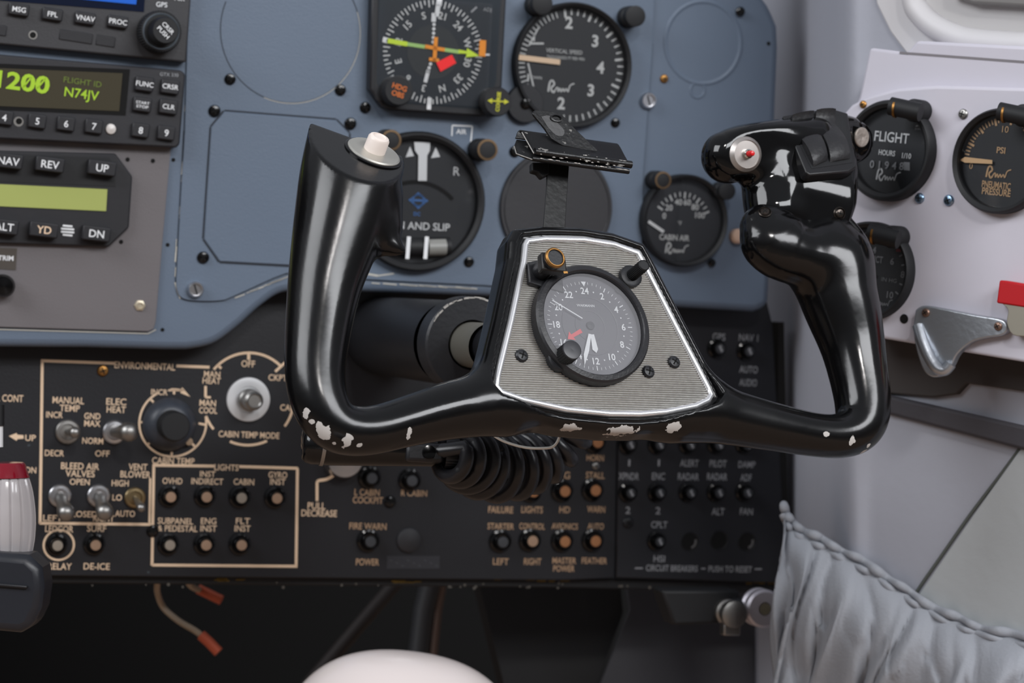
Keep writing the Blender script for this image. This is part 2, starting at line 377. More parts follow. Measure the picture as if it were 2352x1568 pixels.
for (x, y, nm) in ((903, 213, 'HDG'), (1128, 238, 'CRS')):
    cc = L(x - 8, y - 3); m = MB(); m.lathe([(34 * s_, hb_ * .4), (34 * s_, hb_ + .010), (31 * s_, hb_ + .012), (0, hb_ + .012)], 40, None, 0, cc)
    k_ = m.build('knob', M_blkm, e); zz = hb_ + .0124; q = MB()
    if nm == 'HDG':
        q.text('HDG', (cc[0] + .0003, cc[1] + .0022), .0032, zz, rot=-.25, bold=.03); q.text('OBS', (cc[0] - .0006, cc[1] - .0022), .0032, zz, rot=-.25, bold=.03); q.build('knob_lettering', mat('orange_lettering', (186, 96, 34), .5), k_, smooth=0)
    else:
        q.text('COURSE', cc, .0024, zz, w=.0125, rot=PI / 2 - .05, bold=.03); q.line((cc[0] - .005, cc[1] + .0003), (cc[0] + .005, cc[1] + .0003), .0008, zz)
        for sg in (-1, 1): q.poly([(cc[0] + sg * .0072, cc[1] + .0003), (cc[0] + sg * .004, cc[1] + .002), (cc[0] + sg * .004, cc[1] - .0014)], zz)
        q.build('knob_lettering', mat('yellow_lettering', (190, 190, 48), .5), k_, smooth=0)
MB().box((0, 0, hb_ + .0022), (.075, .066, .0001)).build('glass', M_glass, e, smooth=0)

# --- vertical speed indicator
e, s_, R, L = gauge('vertical_speed_indicator', 'large round black gauge with cream pointer and numerals 2 3 4', UP, 1310, 150, 143, bez=.07)
m = MB(); c = (0, 0)
ticks(m, c, R * .80, R * .90, -50, 100, 21, .0010, Z, 4, .0015, R * .76); ticks(m, c, R * .78, R * .88, 110, 232, 25, .0007, Z); ticks(m, c, R * .80, R * .9, -95, -50, 7, .001, Z)
for t, x, y in (('2', 1306, 52), ('3', 1366, 94), ('4', 1378, 155), ('3', 1356, 207), ('2', 1288, 237), ('1', 1212, 178), ('1', 1226, 86)): m.text(t, L(x, y), (26 if t != '1' else 16) * s_, Z, bold=.03)
m.text('VERTICAL SPEED', L(1295, 118), 9 * s_, Z, w=88 * s_); m.text('THOUSANDS FT PER MIN', L(1298, 133), 7 * s_, Z, w=92 * s_); m.text('DOWN', L(1228, 178), 7 * s_, Z)
m.line(L(1238, 60), L(1214, 105), .0010, Z); m.line(L(1212, 145), L(1228, 215), .0010, Z); m.line(L(1218, 100), L(1248, 100), .0012, Z)
squiggle(m, L(1288, 205), 62 * s_, Z)
m.build('dial_lettering', M_diallt, e, smooth=0)
m = MB(); m.line(L(1184, 131), L(1284, 143), 12 * s_, .0022); m.build('needle', M_cream, e, smooth=0)
m = MB(); cc = L(1202, 238); m.lathe([(44 * s_, -.003), (44 * s_, .004), (42 * s_, .005), (0, .005)], 32, None, 0, cc); o = m.build('mounting_ear', M_blk, e)
m = MB(); screw(m, cc, 13 * s_, .005, 0, 1); m.build('screw', [M_glossblk, M_void], o)
lamp_post(e, L, 1228, 12, s_, 24, .016, False); lamp_post(e, L, 1440, 40, s_, 24, .016, False)

# --- turn and slip
e, s_, R, L = gauge('turn_and_slip_indicator', 'black turn and slip gauge half hidden by the left control wheel horn', UP, 955, 462, 160, bez=.10)
m = MB()
m.poly([L(949, 326), L(986, 327), L(985, 346), L(979, 357), L(978, 415), L(958, 415), L(959, 357), L(951, 346)], .0022)
m.poly([L(1000, 338), L(1010, 360), L(989, 363)], Z); m.poly([L(941, 336), L(950, 358), L(931, 361)], Z)
m.text('R', L(1048, 393), 20 * s_, Z); m.text('L', L(868, 388), 20 * s_, Z); m.text('TURN AND SLIP', L(950, 518), 17 * s_, Z, w=172 * s_, bold=.01)
m.build('dial_lettering', M_white, e, smooth=0)
m = MB(); m.arc(L(952, 540), 122 * s_, 9 * s_, 45, 128, Z); m.build('scale_slot', M_void, e, smooth=0)
m = MB(); cc = L(960, 460); m.arc(cc, 13 * s_, 4 * s_, 0, 360, Z); m.line(L(938, 459), L(982, 461), 5 * s_, Z)
for q in ((938, 459), (982, 461)): m.poly([L(q[0], q[1]), L(960, 441), L(960, 448)], Z); m.poly([L(q[0], q[1]), L(960, 480), L(960, 472)], Z)
m.text('DC', L(957, 491), 8 * s_, Z, bold=.03); m.build('emblem', mat('blue_lettering', (62, 108, 170), .6), e, smooth=0)
m = MB(); m.tube([tuple(L(880, 562)) + (.002,), tuple(L(925, 568)) + (.002,), tuple(L(1030, 566)) + (.002,)], 22 * s_, 14); m.build('slip_tube', M_blkm, e)
m = MB(); m.tube([tuple(L(978, 568)) + (.004,), tuple(L(1018, 567)) + (.004,)], 20 * s_, 14); m.build('tube_filling', mat('slip_fluid', (128, 128, 124), .4), e)
m = MB()
for x in (929, 970): m.line(L(x + 2, 542), L(x - 2, 593), 9 * s_, .0088)
m.build('centre_wire', M_white, e, smooth=0)
lamp_post(e, L, 1098, 344, s_, 25, .02); lamp_post(e, L, 885, 322, s_, 24, .014)

# --- blank cover
e = thing('blanking_disc', 'plain dark round blanking disc behind the document clip', 'cover', UP.Mat(1276, 478, .0016)); s_ = UP.sc(1276, 478)
MB().lathe([(136 * s_, 0), (136 * s_, .0022), (134 * s_, .0030), (0, .0030)], 64).build('disc', mat('soft_black', (46, 46, 49), .6, bump=.2, bscale=500), e)
MB().lathe([(128 * s_, .0031), (127 * s_, .0034), (126 * s_, .0031)], 64).build('rim_line', M_blk, e)

# --- cabin air gauge
e, s_, R, L = gauge('cabin_air_gauge', 'small round cabin air gauge between the clip and the right grip', UP, 1566, 506, 106, bez=.10)
m = MB(); ticks(m, (0, -.002), R * .58, R * .68, 150, 25, 13, .0008, Z, 3, .0012, R * .54)
for t, a in (('0', 165), ('20', 138), ('40', 105), ('60', 78), ('80', 50), ('100', 22)): m.text(t, (math.cos(math.radians(a)) * R * .44, -.001 + math.sin(math.radians(a)) * R * .44), 13 * s_, Z, bold=.02)
m.text('CABIN AIR', L(1548, 545), 13 * s_, Z, w=74 * s_, bold=.02); squiggle(m, L(1554, 575), 56 * s_, Z); m.text('°F', L(1560, 512), 9 * s_, Z)
m.build('dial_lettering', M_diallt, e, smooth=0)
m = MB(); m.line(L(1487, 508), L(1522, 532), 7 * s_, .002); m.build('needle', M_white, e, smooth=0)
lamp_post(e, L, 1502, 413, s_, 20); lamp_post(e, L, 1652, 438, s_, 20, .014, False)
q = UP.Mat(1690, 542, 0); e = thing('indicator_light', 'small amber press light at the edge of the panel behind the right grip', 'light', q)
MB().lathe([(.005, 0), (.005, .004), (.0035, .0055), (0, .006)], 20).build('lens', mat('amber_lens', (190, 160, 140), .3), e)

# ================================================================ radios
def key(root, L, x, y, w, h, txt, z0, s, ht=.0035, tm=None, th=None, name='key', rot=0, two=None):
    c = L(x, y); m = MB(); m.box((0, 0, ht / 2), (w * s, h * s, ht)); T = Matrix.Translation((c[0], c[1], z0)) @ Matrix.Rotation(rot, 4, 'Z')
    o = m.build(name, M_key, root, T, bevel=.0008)
    q = MB()
    if two: q.text(two[0], (0, .0011), .0017, ht + .0002, bold=.01, w=w * s * .74); q.text(two[1], (0, -.0013), .0017, ht + .0002, bold=.01, w=w * s * .66)
    elif txt: q.text(txt, (0, 0), (th or h * .42) * s, ht + .0002, bold=.01)
    if txt or two: q.build('legend', tm or M_white, o, smooth=0)
    return o
# GPS navigator
e = thing('gps_navigator', 'dark grey GPS unit at top left with a large double knob', 'radio', UP.Mat(200, 40, 0)); s_ = UP.sc(200, 60)
L = lambda x, y: tuple(UP.l(x, y, .008) - UP.l(200, 40, .008))[:2]
face = [(-300, -170), (444, -130), (424, 145), (-300, 75)]
ms = mat('radio_grey', (50, 50, 53), .5, bump=.15, bscale=900)
MB().prism([L(*q) for q in face], .0, .008).build('case', ms, e, bevel=.0012)
MB().poly([L(-60, -80), L(334, -80), L(326, 29), L(-60, -2)], .0084).build('screen', mat('screen_navy', (16, 24, 44), .15), e, smooth=0)
MB().poly([L(95, -80), L(318, -80), L(308, 12), L(95, -8)], .0087).build('screen_image', mat('screen_blue', (16, 80, 170), .3, emit=(16, 84, 190), es=.3), e, smooth=0)
for x, y, t in ((38, 24, 'MSG'), (115, 35, 'FPL'), (190, 44, 'VNAV'), (265, 52, 'PROC')): key(e, L, x, y, 46, 27, t, .008, s_, rot=-.08)
m = MB(); m.text('GPS', L(367, 12), 11 * s_, .0085, bold=.01); m.text('AIR', L(408, -2), 11 * s_, .0085); m.build('case_lettering', M_white, e, smooth=0)
m = MB(); m.disc(L(71, 82), 10 * s_, .0083, 20, None, 0); m.disc(L(71, 82), 7 * s_, .0086, 20, None, 1); m.build('dimmer_hole', [M_steel, M_void], e, smooth=0)
for x, y, w_ in ((170, 86, 76), (238, 96, 44), (-12, 70, 44)):
    c = L(x, y); MB().box((c[0], c[1], .008), (w_ * s_, 24 * s_, .0012), Matrix.Translation((c[0], c[1], 0)) @ Matrix.Rotation(-.085, 4, 'Z') @ Matrix.Translation((-c[0], -c[1], 0))).build('card_door', M_key, e, bevel=.0005)
def knurl(prof, c, n=48, d=.0004):
    m = MB(); vs = []; fs = []; k_ = len(prof)
    for k in range(n * 2):
        a = PI * k / n
        for r, z in prof:
            rr = r - (d if k % 2 and r > prof[0][0] * .9 else 0); vs.append((c[0] + rr * math.cos(a), c[1] + rr * math.sin(a), z))
    for k in range(n * 2):
        k2 = (k + 1) % (n * 2)
        for i in range(k_ - 1): fs.append((k * k_ + i, k2 * k_ + i, k2 * k_ + i + 1, k * k_ + i + 1))
    fs.append(tuple(k * k_ + k_ - 1 for k in range(n * 2)))
    return m.add(vs, fs)
c = L(358, 76); kn = knurl([(49 * s_, .008), (49 * s_, .018), (46 * s_, .0200), (30 * s_, .0200)], c).build('outer_knob', M_blkm, e)
MB().lathe([(42 * s_, .0200), (41 * s_, .0208), (38 * s_, .0201)], 40, None, 0, c).build('knob_ring', mat('worn_knob_edge', (96, 104, 112), .4), kn)
ik = knurl([(32 * s_, .0200), (31 * s_, .0350), (29 * s_, .036), (20 * s_, .036)], c).build('inner_knob', M_blkm, e)
q = MB(); rr = -.75
q.text('PUSH', (c[0] - .0014, c[1] - .0014), .0026, .0363, w=.0088, rot=rr, bold=.01); q.text('CRSR', (c[0] + .0014, c[1] + .0014), .0026, .0363, w=.0088, rot=rr, bold=.01); q.build('knob_lettering', M_white, ik, smooth=0)
# transponder
e = thing('transponder', 'black transponder with green 1200 readout under the GPS unit', 'radio', UP.Mat(200, 230, 0)); s_ = UP.sc(200, 230)
L = lambda x, y: tuple(UP.l(x, y, .010) - UP.l(200, 230, .010))[:2]
fc = [(-300, 92), (0, 126), (412, 162), (421, 172), (408, 332), (400, 340), (-300, 305)]
mtr = mat('transponder_black', (38, 38, 42), .45, bump=.1, bscale=800)
MB().prism([L(*q) for q in fc], .0, .010).build('case', mtr, e, bevel=.0012)
MB().poly([L(-300, 134), L(293, 160), L(283, 266), L(-300, 240)], .0103).build('screen_surround', M_void, e, smooth=0)
MB().poly([L(-300, 145), L(276, 169), L(268, 256), L(-300, 232)], .0106).build('screen', mat('lcd_dark', (62, 58, 48), .2, emit=(60, 58, 30), es=.12), e, smooth=0)
gr = mat('lcd_green', (140, 172, 36), .5, emit=(140, 180, 26), es=.28); gr2 = mat('lcd_green_dim', (88, 105, 34), .5, emit=(90, 112, 26), es=.2)
m = MB(); m.text('1200', L(48, 189), 37 * s_, .0109, w=118 * s_, bold=.03, rot=-.07); m.line(L(47, 202), L(66, 178), .001, .0109); m.line(L(79, 204), L(99, 181), .001, .0109); m.text('N74JV', L(182, 216), 21 * s_, .0109, w=78 * s_, bold=.01, rot=-.08)
m.build('screen_digits', gr, e, smooth=0)
m = MB(); m.text('FLIGHT ID', L(184, 189), 13 * s_, .0109, w=86 * s_, rot=-.08); m.build('screen_digits', gr2, e, smooth=0)
for x, y, t in ((325, 194, 'FUNC'), (384, 200, 'CRSR'), (380, 246, 'CLR')): key(e, L, x, y, 42, 33, t, .010, s_, th=11, rot=-.08)
key(e, L, 320, 241, 42, 33, '', .010, s_, two=('START', 'STOP'), rot=-.08)
for x, y, t in ((3, 271, '4'), (79, 279, '5'), (145, 285, '6'), (209, 291, '7'), (316, 300, '8'), (375, 306, '9')): key(e, L, x, y, 40, 32, t, .010, s_, th=15, rot=-.08)
m = MB(); m.text('GTX 330', L(383, 172), 8 * s_, .0104); m.build('case_lettering', M_greylt, e, smooth=0)
m = MB(); m.disc(L(37, 280), 11 * s_, .0103, 20, None, 0); m.disc(L(38, 279), 7 * s_, .0106, 20, None, 1); m.build('dimmer_hole', [M_steel, M_void], e, smooth=0)
m = MB(); m.lathe([(12 * s_, .010), (11 * s_, .0112), (0, .0122)], 24, None, 0, L(249, 297)); m.build('light_sensor', mat('pearl_lens', (205, 200, 196), .3), e)
# grey lower sheet + autopilot controller
e = thing('autopilot_panel', 'taupe-grey panel sheet at left holding the autopilot controller', 'panel', UP.Mat(180, 550, 0)); s_ = UP.sc(180, 550)
L = lambda x, y: tuple(UP.l(x, y, .002) - UP.l(180, 550, .002))[:2]
MB().prism([L(*q) for q in [(-300, 300), (392, 335), (372, 560), (357, 738), (352, 755), (340, 761), (-300, 742)]], .0002, .002).build('sheet', M_grey, e, bevel=.0004)
m = MB()
for a, b in (((-300, 748), (340, 766)), ((340, 766), (358, 757))): m.line(L(*a), L(*b), .0007, .0005)
m.build('worn_edge_mark', M_scratch, e, smooth=0)
m = MB(); c = L(320, 701); m.lathe([(14 * s_, .002), (13 * s_, .003), (8 * s_, .0036), (6 * s_, .0026), (0, .0026)], 6, None, 0, c); m.build('screw', mat('pale_screw', (190, 180, 160), .4, .6), e, label='pale hex screw')
m = MB()
for q in ((292, 366), (350, 369), (277, 555)): m.disc(L(*q), 5 * s_, .0023, 14)
m.build('rivet_hole', M_void, e, smooth=0)
bz = [(-300, 338), (262, 352), (301, 405), (293, 522), (247, 566), (-300, 549)]
ap = MB().prism([L(*q) for q in bz], .001, .006).build('controller_bezel', M_key, e, bevel=.001)
MB().poly([L(-300, 345), L(248, 362), L(262, 400), L(262, 428), L(-300, 405)], .0063).build('recess', M_blkm, ap, smooth=0)
MB().poly([L(-300, 408), L(243, 434), L(240, 484), L(-300, 459)], .0066).build('lcd', mat('lcd_lime', (150, 158, 92), .35, emit=(150, 160, 70), es=.12), ap, smooth=0)
for x, y, t in ((14, 369, 'NAV'), (109, 377, 'REV'), (228, 385, 'UP'), (4, 519, 'ALT'), (95, 526, 'YD'), (215, 535, 'DN')):
    key(ap, L, x, y, 64, 33, t, .006, s_, ht=.007, th=17, rot=-.07, tm=M_cream if t == 'YD' else M_white)
m = MB()
for k, w_ in enumerate((22, 30, 30, 22)): m.line(L(152 - w_ / 2, 517 + k * 7), L(152 + w_ / 2, 519 + k * 7), 4.2 * s_, .0064)
m.build('trim_emblem', M_white, ap, smooth=0)
m = MB(); m.poly([L(-60, 566), L(38, 570), L(35, 620), L(-60, 614)], .0023); pl = m.build('trim_placard', mat('placard_brown', (70, 64, 58), .5), e, smooth=0)
m = MB(); m.text('TRIM', L(12, 592), 11 * s_, .0026, bold=.02); m.build('placard_lettering', M_white, pl, smooth=0)
m = MB(); m.lathe([(26 * s_, .002), (26 * s_, .010), (20 * s_, .0125), (0, .013)], 32, None, 0, L(4, 655)); m.build('knob', M_glossblk, e)
# ================================================================ lower black sub-panel
sub = thing('sub_panel', 'black lower panel with cream lettering, toggle switches and push breakers', 'panel', LO.M)
SL = LO.sc(900, 1100)
def Q(x, y): return LO.l(x, y)
def S_(x, y): return LO.sc(x, y)
MB().prism(L2(LO, [(-300, 640), (700, 640), (1422, 650), (1412, 1327), (1290, 1332), (-300, 1318)]), -.003, 0).build('panel_sheet', M_lower, sub, bevel=.0006)
MB().prism(L2(LO, [(1424, 650), (1760, 690), (1774, 745), (1796, 1160), (1806, 1290), (1794, 1338), (1415, 1326)]), -.003, .0008).build('breaker_sheet', M_lower2, sub, bevel=.0008)
MB().prism(L2(LO, [(-300, 1314), (1300, 1328), (1800, 1336), (1798, 1364), (1300, 1352), (-300, 1338)]), -.045, -.006).build('bottom_lip', M_blkm, sub, bevel=.001)
MB().prism(L2(LO, [(1800, 740), (1812, 740), (1824, 1320), (1806, 1330), (1794, 1100)]), -.03, -.008).build('side_lip', mat('side_lip_black', (34, 32, 28), .6), sub)
m = MB(); random.seed(5)
for x0, x1 in ((1140, 1310), (500, 560), (1705, 1790), (905, 960)):
    for k in range(7):
        x = random.uniform(x0, x1); y = 1329 + (x - 900) * .010 + random.uniform(-2, 3) + (6 if x < 1000 else 0)
        q = LO.l(x, y, -.004); m.line((q.x - random.uniform(.001, .004), q.y), (q.x + .003, q.y), random.uniform(.0006, .0012), -.0055)
m.build('yellow_primer_mark', mat('yellow_primer', (112, 88, 18), .6), sub, smooth=0)
m = MB()
for k in range(26):
    x = random.uniform(200, 1500); q = LO.l(x, 1345 + random.uniform(-6, 8)); m.disc(q, random.uniform(.0004, .0011), -.0055, 8)
m.build('chip_mark', mat('chip_grey', (92, 88, 82), .6), sub, smooth=0)

m = MB(); Zt = .00025
def bar(a, b, w=6.5, mm=None): (mm or m).line(Q(*a), Q(*b), w * S_(*a), Zt)
def tx(s, x, y, h=14.5, w=None, mm=None, rot=-.012, z=Zt):
    q = Q(x, y); k = S_(x, y); (mm or m).text(s, q, h * k, z, w=(w * k if w else None), rot=rot, bold=.012, asp=.95)
# environmental group
bar((94, 828), (263, 834)); bar((405, 840), (481, 843)); bar((97, 828), (92, 1202)); bar((91, 1201), (347, 1204)); bar((343, 1203), (345, 1098), 5)
tx('ENVIRONMENTAL', 333, 840, 15, 140)
for s, x, y, h, w in (('MANUAL', 157, 919, 15, 72), ('TEMP', 160, 937, 15, 46), ('INCR', 125, 952, 14, 38), ('DECR', 125, 1040, 14, 44), ('ELEC', 267, 922, 15, 46), ('HEAT', 267, 940, 15, 44), ('GND', 212, 955, 14, 37), ('MAX', 212, 972, 14, 37), ('NORM', 213, 1012, 14, 48), ('OFF', 235, 1041, 14, 33), ('INCR', 366, 900, 13, 38), ('CABIN TEMP', 398, 1058, 15, 98),
                      ('BLEED AIR', 184, 1070, 15, 87), ('VALVES', 184, 1087, 15, 67), ('OPEN', 183, 1106, 14, 46), ('VENT', 317, 1072, 15, 43), ('BLOWER', 311, 1089, 15, 69), ('HIGH', 276, 1109, 14, 39), ('LO', 269, 1142, 14, 22), ('AUTO', 287, 1179, 14, 46), ('CLOSED', 187, 1180, 14, 72), ('LEFT', 121, 1189, 14, 44), ('RIGHT', 238, 1190, 14, 48),
                      ('LEDCOR', 136, 1214, 15, 64), ('SURF', 222, 1213, 15, 44), ('RELAY', 137, 1300, 15, 55), ('DE-ICE', 222, 1300, 15, 60), ('OFF', 570, 835, 15, 32), ('MAN', 487, 859, 14, 38), ('HEAT', 486, 874, 14, 42), ('MAN', 477, 925, 14, 38), ('COOL', 478, 942, 14, 42), ('CABIN TEMP MODE', 572, 998, 14, 142), ('CKPT', 638, 867, 14, 44), ('CABIN', 668, 936, 14, 50),
                      ('R CONT', 22, 914, 16, 62), ('UP', 70, 1005, 14, 24), ('DN', 71, 1079, 14, 24), ('LIGHTS', 520, 1073, 14, 56), ('OVHD', 396, 1104, 14, 46), ('INST', 477, 1088, 13, 36), ('INDIRECT', 476, 1105, 14, 74), ('CABIN', 560, 1106, 14, 48), ('GYRO', 638, 1090, 14, 44), ('INST', 638, 1106, 14, 36),
                      ('SUBPANEL', 403, 1196, 14, 82), ('& PEDESTAL', 408, 1213, 14, 92), ('ENG', 479, 1196, 14, 36), ('INST', 479, 1213, 14, 38), ('FLT', 558, 1196, 14, 33), ('INST', 557, 1213, 14, 37), ('PULL', 727, 1161, 15, 42), ('DECREASE', 733, 1178, 15, 84)):
    tx(s, x, y, h, w)
bar((350, 1068), (492, 1070)); bar((549, 1071), (684, 1075)); bar((353, 1070), (349, 1298)); bar((683, 1075), (680, 1299)); bar((349, 1297), (683, 1300))
bar((728, 1150), (728, 1106)); 
pp = spline([(728, 1106), (733, 1103), (750, 1100), (765, 1092), (772, 1084)], 4)
for i in range(len(pp) - 1): bar(pp[i], pp[i + 1], 7)
# arrow, dial rings
m.poly([Q(20, 1001), Q(38, 994), Q(40, 998), Q(54, 999), Q(54, 1007), Q(40, 1008), Q(38, 1012)], Zt)
k = SL; c = Q(397, 971); m.arc(c, 75 * k, 4.6 * k, 118, 372, Zt); 
for a in (135, 180, 222, 270, 315, 90): m.line((c.x + math.cos(math.radians(a)) * 75 * k, c.y + math.sin(math.radians(a)) * 75 * k), (c.x + math.cos(math.radians(a)) * 64 * k, c.y + math.sin(math.radians(a)) * 64 * k), 5 * k, Zt)
m.arc(c, 75 * k, 4.6 * k, 96, 76, Zt); bar((424, 896), (386, 896), 4); m.poly([Q(418, 889), Q(437, 911), Q(414, 902)], Zt)
bar((456, 972), (472, 975), 5)
c = Q(571, 916); m.arc(c, 104 * k, 5.5 * k, 142, 48, Zt); m.arc(c, 104 * k, 5.5 * k, 248, 296, Zt); m.arc(c, 104 * k, 5.5 * k, 20, -35, Zt); m.arc(c, 104 * k, 5.5 * k, 203, 222, Zt)
bar((472, 886), (472, 912), 6); bar((571, 812), (571, 826), 7); bar((500, 838), (508, 846), 6); bar((632, 853), (655, 832), 6); bar((472, 912), (484, 912), 5)
m.arc(Q(135, 1251), 33 * k, 4.5 * k, 0, 360, Zt)
m.build('cream_printing', M_cream, sub, smooth=0)
TAN = (('L CABIN', 843, 1130, 15, 60), ('COCKPIT', 845, 1148, 15, 72), ('R CABIN', 951, 1132, 14, 62), ('FIRE WARN', 845, 1208, 15, 88), ('POWER', 844, 1290, 15, 55), ('FAILURE', 1150, 1170, 15, 60), ('LIGHTS', 1222, 1170, 15, 52), ('HD', 1297, 1170, 15, 26), ('WARN', 1369, 1169, 15, 44), ('STARTER', 1150, 1208, 14, 64), ('CONTROL', 1222, 1208, 14, 62), ('AVIONICS', 1297, 1208, 14, 64), ('AUTO', 1368, 1208, 14, 40),
                      ('LEFT', 1150, 1289, 15, 38), ('RIGHT', 1223, 1289, 15, 42), ('MASTER', 1296, 1287, 14, 58), ('POWER', 1295, 1305, 14, 52), ('FEATHER', 1365, 1287, 14, 62), ('PROP', 1300, 1050, 14, 44), ('HORN', 1367, 1051, 14, 42), ('LG', 1297, 1091, 16, 26), ('STALL', 1367, 1091, 15, 46))
WHT = (('1', 1444, 1062, 15, 5), ('1', 1512, 1062, 15, 5), ('ALERT', 1582, 1063, 16, 46), ('PILOT', 1648, 1064, 16, 42), ('DAMP', 1714, 1066, 15, 42), ('XPNDR', 1443, 1093, 16, 50), ('ENC', 1511, 1093, 16, 32), ('RADAR', 1580, 1094, 16, 52), ('RADAR', 1646, 1094, 16, 50), ('ADF', 1712, 1096, 16, 28), ('2', 1441, 1171, 16, 12), ('2', 1510, 1172, 16, 12), ('ALT', 1648, 1174, 16, 32), ('FAN', 1713, 1174, 15, 32),
                      ('CPLT', 1513, 1204, 15, 40), ('HSI', 1513, 1282, 15, 28), ('GPS', 1650, 773, 16, 32), ('NAV 1', 1718, 775, 16, 48), ('AUTO', 1718, 848, 16, 46), ('AUDIO', 1717, 878, 16, 44), ('CIRCUIT BREAKERS', 1542, 1304, 14, 128), ('PUSH TO RESET', 1676, 1306, 14, 108))
for cond in (lambda x, y: x < 1000, lambda x, y: x >= 1000):
    m = MB()
    for s, x, y, h, w in TAN:
        if cond(x, y): tx(s, x, y, h, w)
    m.build('tan_printing', M_amberlt, sub, smooth=0)
for cond in (lambda x, y: y < 900, lambda x, y: y >= 900):
    m = MB()
    for s, x, y, h, w in WHT:
        if cond(x, y): tx(s, x, y, h, w, z=.0011)
    if cond(0, 1300):
        for a, b in (((1457, 1304), (1475, 1304)), ((1609, 1305), (1619, 1305)), ((1732, 1306), (1748, 1306))): m.line(Q(*a), Q(*b), .0009, .0011)
    m.build('white_printing', M_greylt, sub, smooth=0)
m = MB(); m.prism(L2(LO, [(888, 1276), (1010, 1276), (1010, 1306), (888, 1306)]), 0, .0003)
for k_ in range(9): 
    q = Q(895 + k_ * 13, 1285 + (k_ % 3) * 6); m.line(q, (q.x + .002, q.y - .001), .0008, .0004, None, 1)
m.build('tape_residue', [mat('residue', (44, 45, 50), .5), mat('residue_light', (62, 63, 68), .6)], sub, smooth=0)
MB().lathe([(29 * SL, 0), (28 * SL, .0016), (24 * SL, .0024), (0, .0026)], 36, None, 0, Q(939, 1240)).build('hole_plug', mat('plug_black', (40, 40, 43), .6), sub)

caps = {'tan': mat('tan_button', (152, 124, 102), .5), 'grey': mat('greyed_button', (140, 130, 118), .5), 'amber': mat('amber_button', (150, 102, 66), .5), 'white': mat('white_mark_button', (54, 56, 60), .4), 'dark': mat('dark_button', (60, 62, 66), .4)}
def breaker(x, y, kind, r=27, name='circuit_breaker', ln=.0075):
    s = S_(x, y); c = Q(x, y); z0 = .0008 if x > 1415 else 0
    T = Matrix.Translation((c.x, c.y, z0))
    o = MB().lathe([(r * s, 0), (r * s * .97, .0016), (r * s * .78, .0022), (r * s * .72, .0006)], 32).build(name, M_glossblk, sub, T)
    rb = r * s * .62
    b = MB().lathe([(rb, .0), (rb, ln - .0008), (rb * .93, ln), (rb * .76, ln)], 28).build('button', M_glossblk, o)
    q = MB().lathe([(rb * .76, ln - .0002), (rb * .7, ln + .0002), (0, ln + .0003)], 24)
    if kind in ('white',):
        q.line((-rb * .25, rb * .45), (rb * .25, -rb * .45), rb * .35, ln + .0006, None, 1); q.line((-rb * .3, rb * .4), (rb * .1, rb * .5), rb * .2, ln + .0006, None, 1)
    q.build('button_face', [caps[kind], M_greylt], o, smooth=0)
for x, y, k_ in ((388, 1139, 'tan'), (470, 1139, 'tan'), (550, 1141, 'grey'), (631, 1142, 'tan'), (386, 1249, 'grey'), (469, 1249, 'tan'), (550, 1249, 'tan'), (129, 1250, 'grey'), (216, 1249, 'tan')): breaker(x, y, k_, 26)
for x, y, k_ in ((1218, 1127, 'amber'), (1290, 1126, 'amber'), (1360, 1124, 'amber'), (1148, 1242, 'dark'), (1216, 1240, 'tan'), (1290, 1241, 'amber'), (1360, 1240, 'amber'), (1365, 1014, 'amber'), (845, 1241, 'dark'), (848, 1096, 'dark'), (940, 1102, 'dark')): breaker(x, y, k_, 27)
for x in (1440, 1507, 1578, 1643, 1708):
    breaker(x, 1020, 'white', 23); breaker(x, 1130, 'white', 23)
for x, y in ((1506, 1241), (1644, 800), (1711, 806)): breaker(x, y, 'white', 23)
for x, y in ((1583, 1243), (1650, 1240), (1714, 1243)):
    c = Q(x, y); s = S_(x, y)
    m = MB(); m.lathe([(22 * s, 0), (21 * s, .0007), (19 * s, .0003)], 32, None, 0, (0, 0)); o = m.build('empty_hole', M_blkm, sub, Matrix.Translation((c.x, c.y, .0008)))
    MB().disc((0, 0), 20 * s, .0004, 28).build('hole_dark', M_void, o, smooth=0)
    if x != 1650: MB().arc((0, 0), 14 * s, 5 * s, -75, 20, .0007).build('inner_rim', M_steel, o, smooth=0)
for x, y, r, a in ((350, 1219, 14, 'M_glossblk'), (895, 1152, 14, 'M_glossblk'), (236, 851, 13, 'M_brass'), (1441, 1199, 13, 'M_blk'), (1368, 1070, 9, 'M_steel'), (1330, 745, 9, 'M_blk')):
    m = MB(); screw(m, Q(x, y), r * S_(x, y), .0008 if x > 1415 else 0); m.build('screw', [globals()[a], M_void], sub)
# toggle switches
def toggle(x, y, tx_, ty_, rn, rt, ln=.022, big=False, col=None):
    s = S_(x, y); c = Q(x, y); T = Matrix.Translation((c.x, c.y, 0))
    o = MB().lathe([(rn * s, 0), (rn * s, .0022), (rn * s * .9, .003), (rn * s * .66, .0032), (rn * s * .6, .0016), (0, .0016)], 32).build('toggle_switch', col or M_silver, sub, T)
    tip = LO.l(tx_, ty_, ln) - c; tip = Vector((tip.x, tip.y, ln)); a = Vector((0, 0, .001))
    n = 10; pts = [a.lerp(tip, k / n) for k in range(n + 1)]
    r0 = rt * s * .52; rr = [r0 + (rt * s - r0) * min(1, (k / n) ** 1.2 * 1.1) for k in range(n + 1)]
    d = (tip - a).normalized()
    for f_, q_ in ((.35, .93), (.65, .75), (.85, .5), (.95, .25)): pts.append(tip + d * rt * s * f_ * .9); rr.append(rt * s * q_)
    MB().tube(pts, rr, 20).build('lever', M_steel, o, smooth=60)
toggle(155, 991, 172, 993, 28, 13, .020, col=M_brass and M_steel)
toggle(262, 992, 296, 992, 27, 22, .026)
toggle(137, 1138, 152, 1178, 26, 20, .022)
toggle(226, 1138, 241, 1176, 26, 20, .022)
